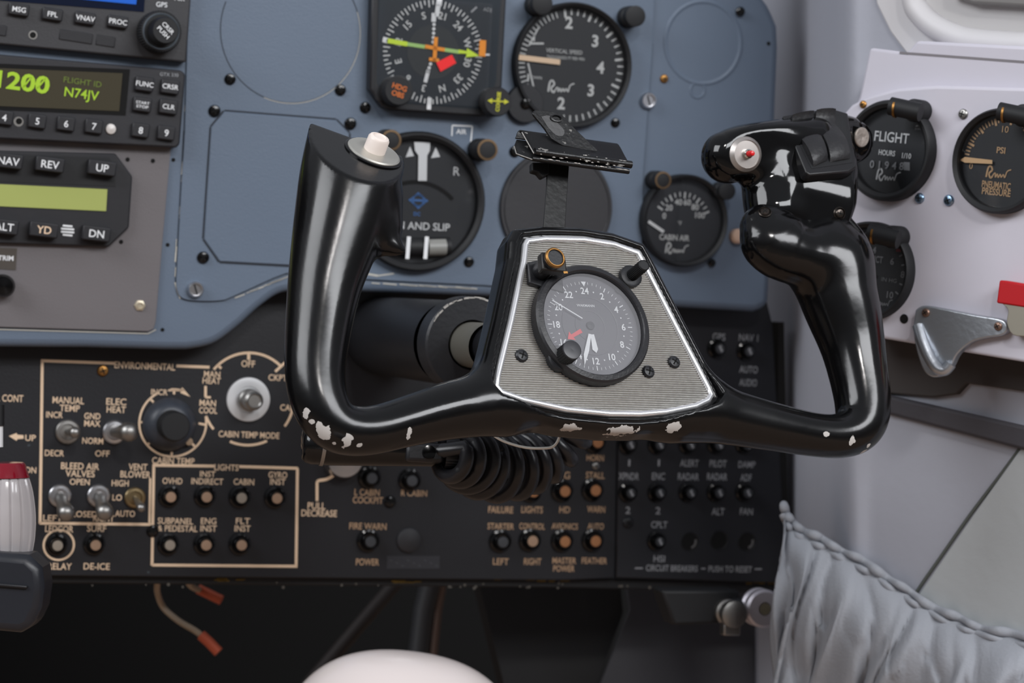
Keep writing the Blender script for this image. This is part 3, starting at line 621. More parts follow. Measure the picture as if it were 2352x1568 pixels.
toggle(309, 1142, 325, 1166, 24, 10, .022, col=mat('tarnished_brass', (150, 132, 100), .35, 1))
# cabin temperature knob
c = Q(388, 974); o = MB().lathe([(60 * SL, .0005), (59 * SL, .003), (46 * SL, .008), (36 * SL, .010), (0, .010)], 48).build('selector_knob', mat('worn_black_knob', (52, 56, 64), .4, bump=.2, bscale=200, var=.3, vscale=120), sub, Matrix.Translation((c.x, c.y, 0)))
MB().lathe([(34 * SL, .009), (33 * SL, .022), (30 * SL, .0235), (0, .0235)], 40).build('knob_cap', M_blkm, o)
q = LO.l(432, 1013) - c; MB().lathe([(9 * SL, .002), (8 * SL, .0048), (0, .005)], 20, None, 0, (q.x, q.y)).build('pointer_dot', mat('dot_cream', (150, 128, 104), .6), o)
# mode selector with bare shaft
c = Q(570, 917); o = MB().lathe([(50 * SL, 0), (49 * SL, .0012), (40 * SL, .0016), (30 * SL, .0012), (29 * SL, .0004), (0, .0004)], 48).build('mode_selector', mat('white_ring_metal', (205, 206, 208), .45, .3), sub, Matrix.Translation((c.x, c.y, 0)))
MB().lathe([(25 * SL, .001), (25 * SL, .006), (21 * SL, .007), (20 * SL, .010), (22 * SL, .011), (21 * SL, .018), (16 * SL, .0195), (13 * SL, .0185), (0, .0185)], 36).build('shaft', M_steel, o)
# big silver knob behind the wheel corner
c = Q(783, 1052); o = MB().lathe([(44 * SL, 0), (44 * SL, .009), (40 * SL, .012), (0, .0125)], 40).build('dimmer_knob', M_silver, sub, Matrix.Translation((c.x, c.y, 0)))
# ================================================================ cabin side wall, floor and backdrop
def struct(o, name=None):
    o['kind'] = 'structure'; return o
WL = Frame(2150, 1000, 1.44, (-1, -1, 0), .24)
# curved lining sheet seen to the right of the panels
sec = [(1735, 1.745), (1780, 1.715), (1820, 1.68), (1860, 1.62), (1905, 1.553)] + [(p, 1.695 / (1 + (p - CX) / F)) for p in (1950, 2000, 2050, 2100, 2200, 2300, 2400, 2700)]
sec = spline(sec, 4); m = MB(); zs = [.60 + .05 * k for k in range(26)]
vs = [((p - CX) / F * Y, Y, z) for p, Y in sec for z in zs]; nz_ = len(zs)
m.add(vs, [(i * nz_ + j, i * nz_ + j + 1, (i + 1) * nz_ + j + 1, (i + 1) * nz_ + j) for i in range(len(sec) - 1) for j in range(nz_ - 1)])
o = struct(m.build('wall_right', M_wall, smooth=80)); so = o.modifiers.new('s', 'SOLIDIFY'); so.thickness = .01; so.offset = 1
MB().box((0, 2.45, 1.30), (3.0, .02, 1.42)).build('wall_front', M_void)
struct(bpy.data.objects['wall_front'])
struct(MB().box((0, 1.35, .58), (3.0, 2.2, .02)).build('floor', mat('tan_bounce_floor', (150, 126, 108), .95, bump=.5, bscale=80, var=.15, vscale=6)))  # unseen floor, raised and tinted tan to reflect brown onto the wheel
struct(MB().box((-1.0, 1.9, 1.1), (.02, 1.1, 1.02)).build('wall_left', M_void))
# wall trims, one of them a painted shade strip
def wp(pts, h0, h1, name, mt, parent=None, bevel=0, fr=WL, st=True, **k):
    o = MB().prism(L2(fr, pts), h0, h1).build(name, mt, parent, fr.M if parent is None else None, bevel=bevel, **k)
    if st: struct(o)
    return o
M_trim = mat('taupe_trim', (66, 64, 69), .7, bump=.3, bscale=300)
wp([(2020, 902), (2050, 907), (2352, 975), (2480, 1002), (2480, 1060), (2352, 1030), (2050, 950), (1985, 928), (1985, 888)], .0, .006, 'trim_1', M_trim, bevel=.002)
wp([(1985, 700), (2480, 790), (2480, 915), (2228, 880), (2205, 905), (2150, 912), (2040, 902), (1985, 860)], -.001, .004, 'shade_strip', mat('painted_recess_shade', (62, 58, 57), .8), bevel=.001)  # dark strip paints in the shade of the recess below the side panel
pts = spline([(2345, 1026), (2300, 1088), (2230, 1180), (2160, 1280), (2105, 1360), (2060, 1440)], 6)
m = MB(); m.tube([WL.l(x, y, .0004) for x, y in pts], .0011, 8); struct(m.build('trim_3', mat('seam_thread', (84, 88, 84), .9), None, WL.M))
wp([(2352, 1024), (2310, 1082), (2240, 1180), (2170, 1282), (2115, 1362), (2070, 1440), (2010, 1640), (2480, 1640), (2480, 1040)], .0001, .0022, 'trim_4', mat('lining_highlight', (172, 176, 178), .75, bump=.4, bscale=150), bevel=.0015)  # lining beyond the seam, its highlight put into a lighter greenish colour
# window opening at top right
op = spline([(2097, -90), (2100, 0), (2118, 34), (2150, 62), (2196, 84), (2245, 95), (2352, 103), (2480, 108)], 6)
wn = thing('window_1', 'pale side window surround cut off by the top right corner', 'window', WL.M); del wn['label']; del wn['category']; wn['kind'] = 'structure'
m = MB(); m.tube([WL.l(x, y, .004) for x, y in op], .0075, 14); m.build('window_frame', mat('white_surround', (200, 198, 200), .5), wn, smooth=60)
MB().poly([tuple(WL.l(x, y))[:2] for x, y in op + [(2480, -90)]], .0035).build('window_reveal', mat('reveal_grey', (190, 188, 188), .6), wn, smooth=0)
MB().prism(L2(WL, [(2195, -90), (2205, -4), (2260, 14), (2480, 26), (2480, -90)]), .004, .012).build('window_shade', mat('shade_grey', (120, 118, 116), .6), wn, bevel=.002)
MB().prism(L2(WL, [(2004, -90), (2090, -90), (2092, 0), (2112, 40), (2148, 70), (2196, 94), (2245, 105), (2352, 113), (2480, 118), (2480, 150), (2200, 150), (2090, 128), (2050, 75), (2018, 10)]), .0, .0025).build('window_surround', mat('white_surround', (200, 198, 200), .5), wn, bevel=.002)
# ---------------------------------------------------------------- white side panel
sp_ = thing('side_panel', 'white painted side panel carrying three black gauges and a metal bracket', 'panel', SD.M)
MB().prism(L2(SD, [(1980, 106), (2066, 117), (2088, 90), (2480, 110), (2480, 850), (2031, 777), (1928, 757), (1938, 260), (1956, 220)]), -.040, -.008).build('back_box', M_whitep, sp_, bevel=.002)
MB().prism(L2(SD, [(1925, 300), (1936, 262), (1956, 240), (1990, 222), (2060, 203), (2150, 196), (2480, 205), (2480, 853), (2031, 778), (1920, 758)]), -.008, 0).build('face_plate', M_whitep, sp_, bevel=.002, bseg=4)
m = MB(); m.line(SD.l(2066, 121, -.0078), SD.l(2480, 152, -.0078), .0014, -.0078); m.build('fold_line', mat('fold_grey', (120, 116, 120), .7), sp_, smooth=0)
for x, y, r, mt in ((2113, 455, 12, 'z'), (2180, 460, 13, 'z'), (2213, 262, 12, 's'), (1983, 240, 9, 'b')):
    m = MB(); screw(m, SD.l(x, y), r * SD.sc(x, y), 0)
    m.build('screw', [{'z': mat('zinc_blue', (135, 160, 185), .3, 1), 's': M_steel, 'b': M_brass}[mt], M_void], sp_)
c = SD.l(2077, 732); m = MB(); m.disc(c, 11 * SD.sc(2077, 732), .0003, 24); m.build('screw_hole', M_void, sp_, smooth=0)
# hour meter, pressure gauge, third gauge
e, s_, R, L = gauge('hour_meter', 'black FLIGHT hour meter on the white side panel beside the right grip', SD, 2050, 347, 116, bez=.15, hb=.0)
m = MB(); m.text('FLIGHT', L(2050, 315), 23 * s_, Z, w=92 * s_, bold=.01); m.text('HOURS', L(2039, 351), 12 * s_, Z, w=44 * s_, bold=.02); m.text('1/10', L(2084, 358), 12 * s_, Z, w=24 * s_, bold=.02); squiggle(m, L(2042, 408), 62 * s_, Z)
m.build('dial_lettering', M_white, e, smooth=0)
m = MB(); 
for i, t in enumerate('01948'): m.text(t, L(2006 + i * 17, 377 + i * 1.2), 17 * s_, .0016, bold=.02)
m.poly([L(2078, 372), L(2092, 373), L(2092, 392), L(2078, 391)], .0012); m.build('counter_digits', M_greylt, e, smooth=0)
def eyelight(e, L, x, y, s):
    c = L(x, y); o = MB().lathe([(26 * s, 0), (26 * s, .010), (22 * s, .012), (22 * s, .014), (0, .014)], 28, None, 0, c).build('lamp_post', M_blkm, e)
    hd = MB(); hd.tube([(c[0] + .008, c[1] - .001, .015), (c[0] - .010, c[1] + .001, .019)], 21 * s, 20); o2 = hd.build('lamp_head', M_blkm, o, smooth=50)
    T = Matrix.Translation((c[0] - .006, c[1], .0215)); MB().tube([(c[0] - .0062, c[1], .0183), (c[0] - .0074, c[1], .0186)], 21.8 * s, 20).build('lamp_band', M_brass, o, smooth=50)
eyelight(e, L, 2118, 256, s_)
e, s_, R, L = gauge('pneumatic_pressure_gauge', 'black pneumatic pressure gauge with tan pointer at right edge of white panel', SD, 2306, 371, 121, bez=.11, hb=.0)
m = MB(); ticks(m, (0, 0), R * .74, R * .84, 185, 60, 26, .0008, Z, 5, .0013, R * .70)
m.text('PSI', L(2301, 345), 14 * s_, Z, bold=.02); m.text('PNEUMATIC', L(2290, 425), 15 * s_, Z, w=74 * s_, bold=.02); m.text('PRESSURE', L(2290, 441), 15 * s_, Z, w=74 * s_, bold=.02); squiggle(m, L(2295, 402), 62 * s_, Z)
m.text('10', L(2311, 297), 15 * s_, Z); m.text('0', L(2232, 381), 14 * s_, Z); m.build('dial_lettering', mat('tan_dial_lettering', (196, 160, 120), .6), e, smooth=0)
m = MB(); m.poly([L(2208, 368), L(2222, 361), L(2284, 368), L(2284, 377), L(2222, 374)], .0025); m.build('needle', mat('tan_needle', (224, 186, 140), .6), e, smooth=0)
eyelight(e, L, 2368, 268, s_)
e, s_, R, L = gauge('suction_gauge', 'black gauge with red marks partly hidden behind the right grip', SD, 2004, 622, 113, bez=.12, hb=.0)
m = MB(); ticks(m, (0, 0), R * .7, R * .8, 200, -30, 16, .0009, Z)
for t, x, y in (('4', 2010, 574), ('6', 2051, 600), ('8', 2075, 630), ('10', 2046, 677), ('2', 1965, 590)): m.text(t, L(x, y), 15 * s_, Z, bold=.02)
m.text('SUCT', L(2014, 595), 15 * s_, Z, w=36 * s_, bold=.02); m.text('IN HG', L(2044, 643), 9 * s_, Z, w=40 * s_); squiggle(m, L(2030, 697), 48 * s_, Z)
m.build('dial_lettering', M_greylt, e, smooth=0)
m = MB(); m.line(L(2012, 543), L(2013, 560), 6 * s_, Z); m.line(L(2060, 575), L(2072, 575), 6 * s_, Z); m.build('red_mark', mat('red_mark', (170, 40, 55), .5), e, smooth=0)
m = MB(); m.line(L(1990, 660), L(2014, 630), 9 * s_, .002); m.build('needle', M_cream, e, smooth=0)
eyelight(e, L, 2068, 545, s_)
# bracket, red tape and fitting
e = thing('hinge_bracket', 'bare aluminium bracket screwed to the white panel, its lobe hanging below', 'bracket', SD.M)
M_alu = mat('cast_aluminium', (178, 182, 188), .36, .85, bump=.3, bscale=300)
br = spline([(2108, 712), (2125, 702), (2160, 706), (2240, 722), (2300, 732), (2316, 742), (2318, 758), (2306, 770), (2270, 776), (2236, 786), (2205, 812), (2190, 840), (2175, 858), (2150, 866), (2128, 852), (2112, 810), (2102, 760)], 4)
MB().prism(L2(SD, br, .003), .0, .006).build('plate', M_alu, e, bevel=.0025, bseg=4)
m = MB(); m.tube([SD.l(x, y, h) for x, y, h in spline([(2108, 748, .006), (2118, 782, .008), (2134, 820, .009), (2152, 845, .009), (2170, 850, .008), (2184, 835, .007)], 5)], .0034, 12); m.build('lobe_rib', M_alu, e, smooth=60)
for x, y in ((2127, 718), (2293, 749)):
    m = MB(); screw(m, SD.l(x, y, .006), 10 * SD.sc(x, y), .006); m.build('screw', [mat('rusty_screw', (130, 105, 92), .4, .8), M_void], e)
e = thing('latch_fitting', 'red-topped metal latch fitting at the right edge of the white panel', 'latch', SD.M)
MB().prism(L2(SD, [(2301, 643), (2480, 672), (2480, 724), (2294, 696)], .006), .001, .009).build('red_block', mat('red_paint', (176, 4, 18), .5), e, bevel=.001)
MB().prism(L2(SD, spline([(2312, 698), (2325, 712), (2322, 740), (2335, 768), (2370, 772), (2420, 768), (2440, 700)], 3), .003), .0, .008).build('metal_body', mat('nickel', (178, 172, 158), .4, .9), e, bevel=.002)
# ---------------------------------------------------------------- gathered cloth pocket
hem = spline([(1800, 1160), (1812, 1192), (1838, 1214), (1885, 1240), (1940, 1268), (2000, 1302), (2065, 1345), (2130, 1388), (2200, 1421), (2260, 1444), (2352, 1464), (2480, 1490)], 12)
po = thing('wall_pocket', 'grey gathered cloth pocket with ruffled elastic hem low on the side wall', 'pocket', WL.M)
random.seed(11); N = len(hem); NT = 46; vs = []
ph = []; a = 0
for i in range(N): a += (1 if i else 0) * random.uniform(.4, 1.3) * .25; ph.append(a)
wob = [random.uniform(-1, 1) for _ in range(40)]
def fold(p, t):
    q = p + 1.6 * t * math.sin(p * .9) + .8 * math.sin(t * 6 + p * .7) + (.9 if t > .3 + .12 * math.sin(p * 1.7) else 0) * min(1, (t - .15) * 3)
    f = abs(math.sin(q)) ** .55; g = abs(math.sin(q * .53 + 1.7 + t * 1.3)) ** .7
    return f * .62 + g * .38
for i, (x, y) in enumerate(hem):
    for j in range(NT):
        t = j / (NT - 1); xx = x - 34 * t - (x - 1800) * .10 * t + 12 * math.sin(ph[i] * 1.3 + t * 8) * min(1, t * 3); yy = y + t * 470
        h = .004 + .022 * (1 - math.exp(-7 * t)) * (.35 + .65 * fold(ph[i], t)) + .006 * math.sin(PI * min(1, t * 1.5)) + .003 * math.sin(t * 11 + ph[i] * 2.3) * t
        if i < 4: h *= i / 4
        vs.append(tuple(WL.l(xx, yy, h)))
MB().add(vs, [(i * NT + j, i * NT + j + 1, (i + 1) * NT + j + 1, (i + 1) * NT + j) for i in range(N - 1) for j in range(NT - 1)]).build('pocket_cloth', M_cloth, po, smooth=180).modifiers.new('s', 'SOLIDIFY').thickness = .0008
m = MB(); hp = []
for i, (x, y) in enumerate(hem): hp.append(WL.l(x, y - 2 + 2.5 * math.sin(i * .31), .006 + .002 * math.sin(i * .63)))
m.tube(hp, [.0026 + .0003 * math.sin(i * .62) + .0003 * math.sin(i * .23) for i in range(len(hp))], 10)
hp = [WL.l(x - 3, y + 16 + 2 * math.sin(i * .27 + 1), .008 + .002 * math.sin(i * .58)) for i, (x, y) in enumerate(hem)][2:]
m.tube(hp, [.0021 + .0002 * math.sin(i * .55 + 1) for i in range(len(hp))], 10); m.build('elastic_hem', M_cloth, po, smooth=80)
# ---------------------------------------------------------------- things under the panel
KF = Frame(1550, 1450, 1.74, (.25, -1, .25), .0)
e = thing('kick_panel', 'dark grey sheet panel slanting below the breaker panel', 'panel', KF.M)
MB().prism(L2(KF, [(1432, 1300), (1445, 1400), (1345, 1660), (1900, 1660), (1900, 1300)]), -.004, 0).build('sheet', mat('kick_grey', (60, 60, 65), .6, var=.15), e, bevel=.001)
MB().prism(L2(KF, [(1100, 1300), (1432, 1300), (1442, 1402), (1345, 1660), (1190, 1660)]), -.03, -.012).build('side_sheet', mat('kick_dark', (24, 24, 26), .7, var=.2), e)
BF_ = Frame(1600, 1400, 1.56, (.33, -1, -.03), .0)
e = thing('air_outlet', 'round silver knob on a knurled fitting hanging below the breaker panel', 'fitting', BF_.M)
MB().prism(L2(BF_, [(1520, 1355), (1700, 1355), (1690, 1430), (1548, 1436)]), -.02, .0).build('bracket', M_blkm, e, bevel=.002)
c = BF_.l(1667, 1404); m = MB(); m.lathe([(.0085, 0), (.0085, .004), (.0072, .005), (.0072, .009), (.0088, .010), (.0088, .015), (.006, .016), (0, .016)], 24, None, 0, c); m.build('fitting', M_steel, e)
m = MB(); m.box((c.x + .001, c.y - .010, .006), (.012, .009, .008)); m.build('clamp', M_steel, e, bevel=.001)
c = BF_.l(1738, 1392); m = MB(); m.lathe([(.0118, .0), (.0126, .001), (.0126, .003), (.0112, .0045), (.0112, .006), (.0126, .0075), (.0126, .0115), (.0110, .013), (.0045, .0132), (.004, .0115), (0, .0115)], 40, None, 0, c); m.build('knob', mat('satin_aluminium', (196, 192, 200), .42, .7), e)
m = MB(); m.disc(c, .0040, .0134, 24); m.build('knob_centre', mat('old_brass', (128, 122, 104), .5, .6), e)
m = MB(); m.tube([(c.x - .02, c.y, -.004), (c.x, c.y, .002)], .006, 16); m.build('stem', M_blk, e)
def px3(x, y, d): return CAM + ray(x, y) * d
def hang(name, label, cat, pts, r, mt, sub=None):
    e = thing(name, label, cat, Matrix.Translation(px3(*pts[0]))); o = px3(*pts[0])
    MB().tube([px3(*p) - o for p in spline(pts, 6)], r, 12).build('cable', mt, e, smooth=60)
    if sub:
        MB().tube([px3(*p) - o for p in sub[0]], sub[1], 14).build('copper_end', mat('copper_orange', (178, 84, 58), .45, .3), e, smooth=50)
    return e
hang('bonding_wire', 'beige wire with copper end curling down below the left panel', 'wire', [(360, 1290, 1.54), (361, 1335, 1.56), (362, 1362, 1.60), (376, 1395, 1.61), (410, 1425, 1.60), (448, 1448, 1.59), (466, 1462, 1.59)], .0021, mat('beige_wire', (150, 132, 112), .6), ([(462, 1458, 1.589), (480, 1474, 1.588), (502, 1497, 1.587)], .0036))
hang('bonding_wire', 'short copper-ended wire poking out just under the panel edge', 'wire', [(420, 1290, 1.545), (432, 1336, 1.56), (446, 1350, 1.60), (458, 1354, 1.63)], .0021, mat('beige_wire', (150, 132, 112), .6), ([(455, 1352, 1.629), (480, 1364, 1.628), (509, 1378, 1.627)], .0034))
e = thing('duct_pipe', 'dark grey pipe running down behind the panel edge', 'pipe', Matrix.Translation(px3(985, 1300, 1.85)))
MB().tube([px3(*p) - px3(985, 1300, 1.85) for p in ((1000, 1300, 1.85), (975, 1400, 1.85), (950, 1600, 1.84))], .0085, 20).build('pipe', mat('pipe_grey', (52, 53, 56), .45), e, smooth=60)
MB().tube([px3(*p) - px3(985, 1300, 1.85) for p in ((1016, 1340, 1.85), (1005, 1400, 1.85), (985, 1600, 1.84))], .0035, 14).build('hose', mat('hose_brown', (92, 74, 66), .5), e, smooth=60)
e = thing('control_rod', 'thin brownish rod slanting under the panel left of the pipe', 'rod', Matrix.Translation(px3(900, 1345, 1.9)))
MB().tube([px3(*p) - px3(900, 1345, 1.9) for p in ((925, 1320, 1.9), (860, 1395, 1.88), (600, 1700, 1.80))], .0055, 14).build('rod', mat('rod_brown', (44, 38, 36), .5), e, smooth=60)
# ---------------------------------------------------------------- white dome in the foreground
c = px3(922, 1712, 1.02)
d_ = MB().lathe([(.0495 * math.cos(a * PI / 48) ** .8, .0385 * math.sin(a * PI / 48)) for a in range(24)] + [(0, .0385)], 56)
o = d_.build('seat_knob', mat('white_gloss_plastic', (198, 188, 185), .25, coat=.3), None, Matrix.Translation(c) @ Matrix.Rotation(math.radians(7), 4, 'Y') @ Matrix.Diagonal((1.04, .9, 1.03, 1)), smooth=80); tag(o, 'smooth white rounded dome, out of focus at the bottom edge', 'dome')
# ---------------------------------------------------------------- levers at left edge
def vlathe(px, d, prof):
    """prof: (py, radius in px) -> lathe about a vertical axis"""
    k = d / F; o = px3(px, prof[0][0], d); return o, [(max(1e-9 if 0 else 0, r) * k, -(y - prof[0][0]) * k) for y, r in prof]
M_clear = mat('clear_plastic', (172, 167, 168), .18, coat=.3, var=.1, vscale=60); M_red = mat('ruby_plastic', (120, 8, 28), .15, coat=.5)
e = thing('warning_lever', 'ribbed clear plastic roller with ruby red top at the left edge', 'lever', Matrix.Translation(px3(12, 1062, 1.34)))
o, p = vlathe(12, 1.34, [(1062, 0), (1062, 42), (1066, 46), (1092, 54), (1096, 56), (1098, 0)]); MB().lathe(p[::-1], 36).build('red_cap', M_red, e)
pr = [(1096, 0), (1096, 52)] + [(y, r) for y, r in spline([(1100, 55), (1130, 63), (1180, 69), (1230, 68), (1268, 62)], 4)] + [(1268, 0)]
k = 1.34 / F; m = MB(); n = 96; vs = []; pr2 = [(r * k, -(y - 1062) * k) for y, r in pr]
for q in range(n):
    a = 2 * PI * q / n
    for r, z in pr2: rr = r - (.0009 if q % 6 == 0 and r > .01 else 0); vs.append((rr * math.cos(a), rr * math.sin(a), z))
K = len(pr2); m.add(vs, [(q * K + i, q * K + i + 1, ((q + 1) % n) * K + i + 1, ((q + 1) % n) * K + i) for q in range(n) for i in range(K - 1)]); m.build('ribbed_body', M_clear, e, smooth=25)
e = thing('lever_handle', 'chunky faceted black knob below the clear roller at the left edge', 'knob', Matrix.Translation(px3(10, 1352, 1.33)) @ Matrix.Rotation(.08, 4, 'Y')); k = 1.33 / F
pl_ = [(-90, -88), (-90, 90), (60, 88), (92, 62), (101, 20), (98, -30), (80, -78), (55, -90)]
MB().prism([(x * k, y * k) for x, y in pl_], -.016, .016, Matrix.Rotation(PI / 2, 4, 'X')).build('knob', mat('dark_rubber', (34, 36, 42), .35, bump=.2, bscale=150), e, bevel=.005, bseg=3)
MB().box((-.002, -.0165, .004), (.036, .003, .002)).build('ridge', M_blk, e, bevel=.0008)
e = thing('friction_lever', 'slim black and white lever end at the extreme left edge', 'lever', Matrix.Translation(px3(-2, 1010, 1.36)))
MB().tube([(0, 0, .008), (0, 0, -.004)], .0022, 14).build('lever', M_white, e, smooth=50); MB().tube([(0, 0, .020), (0, 0, .008)], .0030, 14).build('lever_sleeve', M_blkm, e, smooth=50)
# ================================================================ control wheel (modelled as a blended distance field)
YK = Frame(1360, 745, 1.25, (.425, -.824, .374), .0413)
YS = 1.25 / F
wheel = thing('control_yoke', 'glossy black control wheel with chipped paint and a clock in its hub', 'control yoke', YK.M)
def Y(px, py, w=0): return YK.l(px, py, w / 1000)
def Yr(px, py, w=0): return (YK.at(px, py, w / 1000) - CAM).y / F
def chain(pts, n=8):
    """pts: (px, py, w in mm, radius in px) -> evenly smoothed dense centreline: array of x, y, z, radius"""
    A = np.array([tuple(Y(x, y, w_)) + (r * Yr(x, y, w_),) for x, y, w_, r in spline(pts, n)])
    for _ in range(2 * n):
        A[1:-1] = A[1:-1] * .5 + (A[:-2] + A[2:]) * .25
    L_ = np.concatenate([[0], np.cumsum(np.linalg.norm(np.diff(A[:, :3], axis=0), axis=1))]); q = np.linspace(0, L_[-1], max(8, int(L_[-1] / .004)))
    return np.stack([np.interp(q, L_, A[:, i]) for i in range(4)], 1)
def sd_chain(P, ch):
    """distance to a tube of varying radius about a smooth curve"""
    n = len(ch); out = np.empty(len(P)); st = max(1, n // 24); crs = np.arange(0, n, st)
    for k in range(0, len(P), 60000):
        p = P[k:k + 60000]; i = crs[((p[:, None, :] - ch[crs, :3][None]) ** 2).sum(-1).argmin(1)]
        w_ = np.clip(i[:, None] + np.arange(-st, st + 1)[None], 0, n - 1)
        j = w_[np.arange(len(p)), ((p[:, None, :] - ch[w_, :3]) ** 2).sum(-1).argmin(1)]
        j = np.clip(j, 1, n - 2); A, B, C_ = ch[j - 1], ch[j], ch[j + 1]; d1 = (C_ - A) / 2; d2 = C_ - 2 * B + A; s = np.zeros(len(p))
        for _ in range(3):
            c = B + d1 * s[:, None] + d2 * (s * s / 2)[:, None]; t = d1 + d2 * s[:, None]; e = p - c[:, :3]
            s = s + (e * t[:, :3]).sum(1) / np.maximum((t[:, :3] ** 2).sum(1) - (e * d2[:, :3]).sum(1), 1e-7)
            s = np.clip(s, -1.0, 1.0) 
        c = B + d1 * s[:, None] + d2 * (s * s / 2)[:, None]; out[k:k + 60000] = np.linalg.norm(p - c[:, :3], axis=1) - c[:, 3]
    return out
def smin(a, b, k):
    h = np.maximum(k - np.abs(a - b), 0) / k
    return np.minimum(a, b) - h * h * k * .25
def smax(a, b, k): return -smin(-a, -b, k)
def sd_poly(P, poly):
    poly = np.array(poly)[:, :2]; d = np.full(len(P), 1e9); s = np.ones(len(P)); n = len(poly); x = P[:, 0]; y = P[:, 1]
    for i in range(n):
        a = poly[i]; b = poly[i - 1]; e = b - a; wx = x - a[0]; wy = y - a[1]
        t = np.clip((wx * e[0] + wy * e[1]) / (e @ e), 0, 1); d = np.minimum(d, (wx - e[0] * t) ** 2 + (wy - e[1] * t) ** 2)
        c1 = y >= a[1]; c2 = y < b[1]; c3 = e[0] * wy > e[1] * wx
        s = np.where((c1 & c2 & c3) | (~c1 & ~c2 & ~c3), -s, s)
    return s * np.sqrt(d)
def sd_ext(P, poly, z0, z1, r):
    q = np.stack([sd_poly(P, poly) + r, np.abs(P[:, 2] - (z0 + z1) / 2) - (z1 - z0) / 2 + r], 1)
    return np.minimum(q.max(1), 0) + np.linalg.norm(np.maximum(q, 0), axis=1) - r
def half(P, c, n): return (P - np.array(c)) @ np.array(n)
def surface(sdf, lo, hi, h):
    lo = np.array(lo); hi = np.array(hi); f = 4
    nc = np.ceil((hi - lo) / (h * f)).astype(int) + 1; n = nc * f
    ax = [lo[i] + h * f * (np.arange(nc[i]) + .5) for i in range(3)]
    G = np.stack(np.meshgrid(*ax, indexing='ij'), -1).reshape(-1, 3)
    dc = sdf(G).reshape(nc); near = np.abs(dc) < h * f * 1.6
    D = np.repeat(np.repeat(np.repeat(dc, f, 0), f, 1), f, 2); Mk = np.repeat(np.repeat(np.repeat(near, f, 0), f, 1), f, 2)
    ix = np.argwhere(Mk); P = lo + h * (ix + .5); D[Mk] = sdf(P)
    ins = D < 0; c = D.shape
    corners = [(i, j, k) for i in (0, 1) for j in (0, 1) for k in (0, 1)]
    cnt = sum(ins[i:c[0] - 1 + i, j:c[1] - 1 + j, k:c[2] - 1 + k].astype(np.int8) for i, j, k in corners)
    cell = (cnt > 0) & (cnt < 8); cid = np.full(cell.shape, -1); ci = np.argwhere(cell); cid[cell] = np.arange(len(ci))
    V = np.zeros((len(ci), 3)); W = np.zeros(len(ci))
    for a in corners:
        for b in corners:
            if a < b and sum(abs(p - q) for p, q in zip(a, b)) == 1:
                da = D[ci[:, 0] + a[0], ci[:, 1] + a[1], ci[:, 2] + a[2]]; db = D[ci[:, 0] + b[0], ci[:, 1] + b[1], ci[:, 2] + b[2]]
                m_ = (da < 0) != (db < 0); t = np.where(m_, da / np.where(m_, da - db, 1), 0)
                V += np.where(m_[:, None], (np.array(a) + t[:, None] * (np.array(b) - np.array(a))), 0); W += m_
    V = lo + h * (ci + V / W[:, None] + .5)
    for _ in range(3):
        e = h * .3; g = np.stack([(sdf(V + np.eye(3)[i] * e) - sdf(V - np.eye(3)[i] * e)) / (2 * e) for i in range(3)], 1)
        V = V - np.clip(sdf(V), -h * .5, h * .5)[:, None] * g / np.maximum((g * g).sum(1), .2)[:, None]
    Q_ = []
    for axx in range(3):
        sl = [slice(None)] * 3; s2 = [slice(None)] * 3; sl[axx] = slice(0, -1); s2[axx] = slice(1, None)
        A = ins[tuple(sl)]; B = ins[tuple(s2)]; e_ = np.argwhere(A != B); o1, o2 = [(1, 2), (2, 0), (0, 1)][axx]
        e_ = e_[(e_[:, o1] > 0) & (e_[:, o2] > 0) & (e_[:, o1] < cell.shape[o1]) & (e_[:, o2] < cell.shape[o2])]
        def ID(d1, d2):
            q = e_.copy(); q[:, o1] -= d1; q[:, o2] -= d2; return cid[q[:, 0], q[:, 1], q[:, 2]]
        q4 = np.stack([ID(1, 1), ID(0, 1), ID(0, 0), ID(1, 0)], 1)
        fl = A[e_[:, 0], e_[:, 1], e_[:, 2]]; q4[~fl] = q4[~fl][:, ::-1]; Q_.append(q4)
    Q_ = np.concatenate(Q_); Q_ = Q_[(Q_ >= 0).all(1)]
    return V, Q_
def np_obj(name, V, Fc, mt, parent):
    me = bpy.data.meshes.new(name); me.vertices.add(len(V)); me.vertices.foreach_set('co', V.astype(np.float32).ravel())
    me.loops.add(len(Fc) * 4); me.loops.foreach_set('vertex_index', Fc.astype(np.int32).ravel())
    me.polygons.add(len(Fc)); me.polygons.foreach_set('loop_start', np.arange(0, len(Fc) * 4, 4, dtype=np.int32)); me.polygons.foreach_set('use_smooth', [True] * len(Fc))
    me.materials.append(mt); me.update(calc_edges=True); me.validate()
    o = bpy.data.objects.new(name, me); COL.objects.link(o); o.parent = parent; return o
def hit(sdf, px, py, h0=.12):
    """first point of a distance field seen at a pixel, in wheel coordinates"""
    p = np.array(YK.l(px, py, h0)); q = np.array(YK.l(px, py, -.08)); d = (q - p) / np.linalg.norm(q - p)
    for _ in range(200):
        s = float(sdf(p[None])[0])
        if abs(s) < 1e-5: break
        p = p + d * s * .8
        if (p - q) @ d > 0: return None
    return Vector(p)
def grad(sdf, p, e=.0006):
    p = np.array(p); return Vector([float(sdf((p + np.eye(3)[i] * e)[None])[0] - sdf((p - np.eye(3)[i] * e)[None])[0]) for i in range(3)]).normalized()
def nrm(v):
    """world direction -> wheel coordinates"""
    v = Vector(v).normalized(); return Vector((v.dot(YK.u), v.dot(YK.v), v.dot(YK.n)))
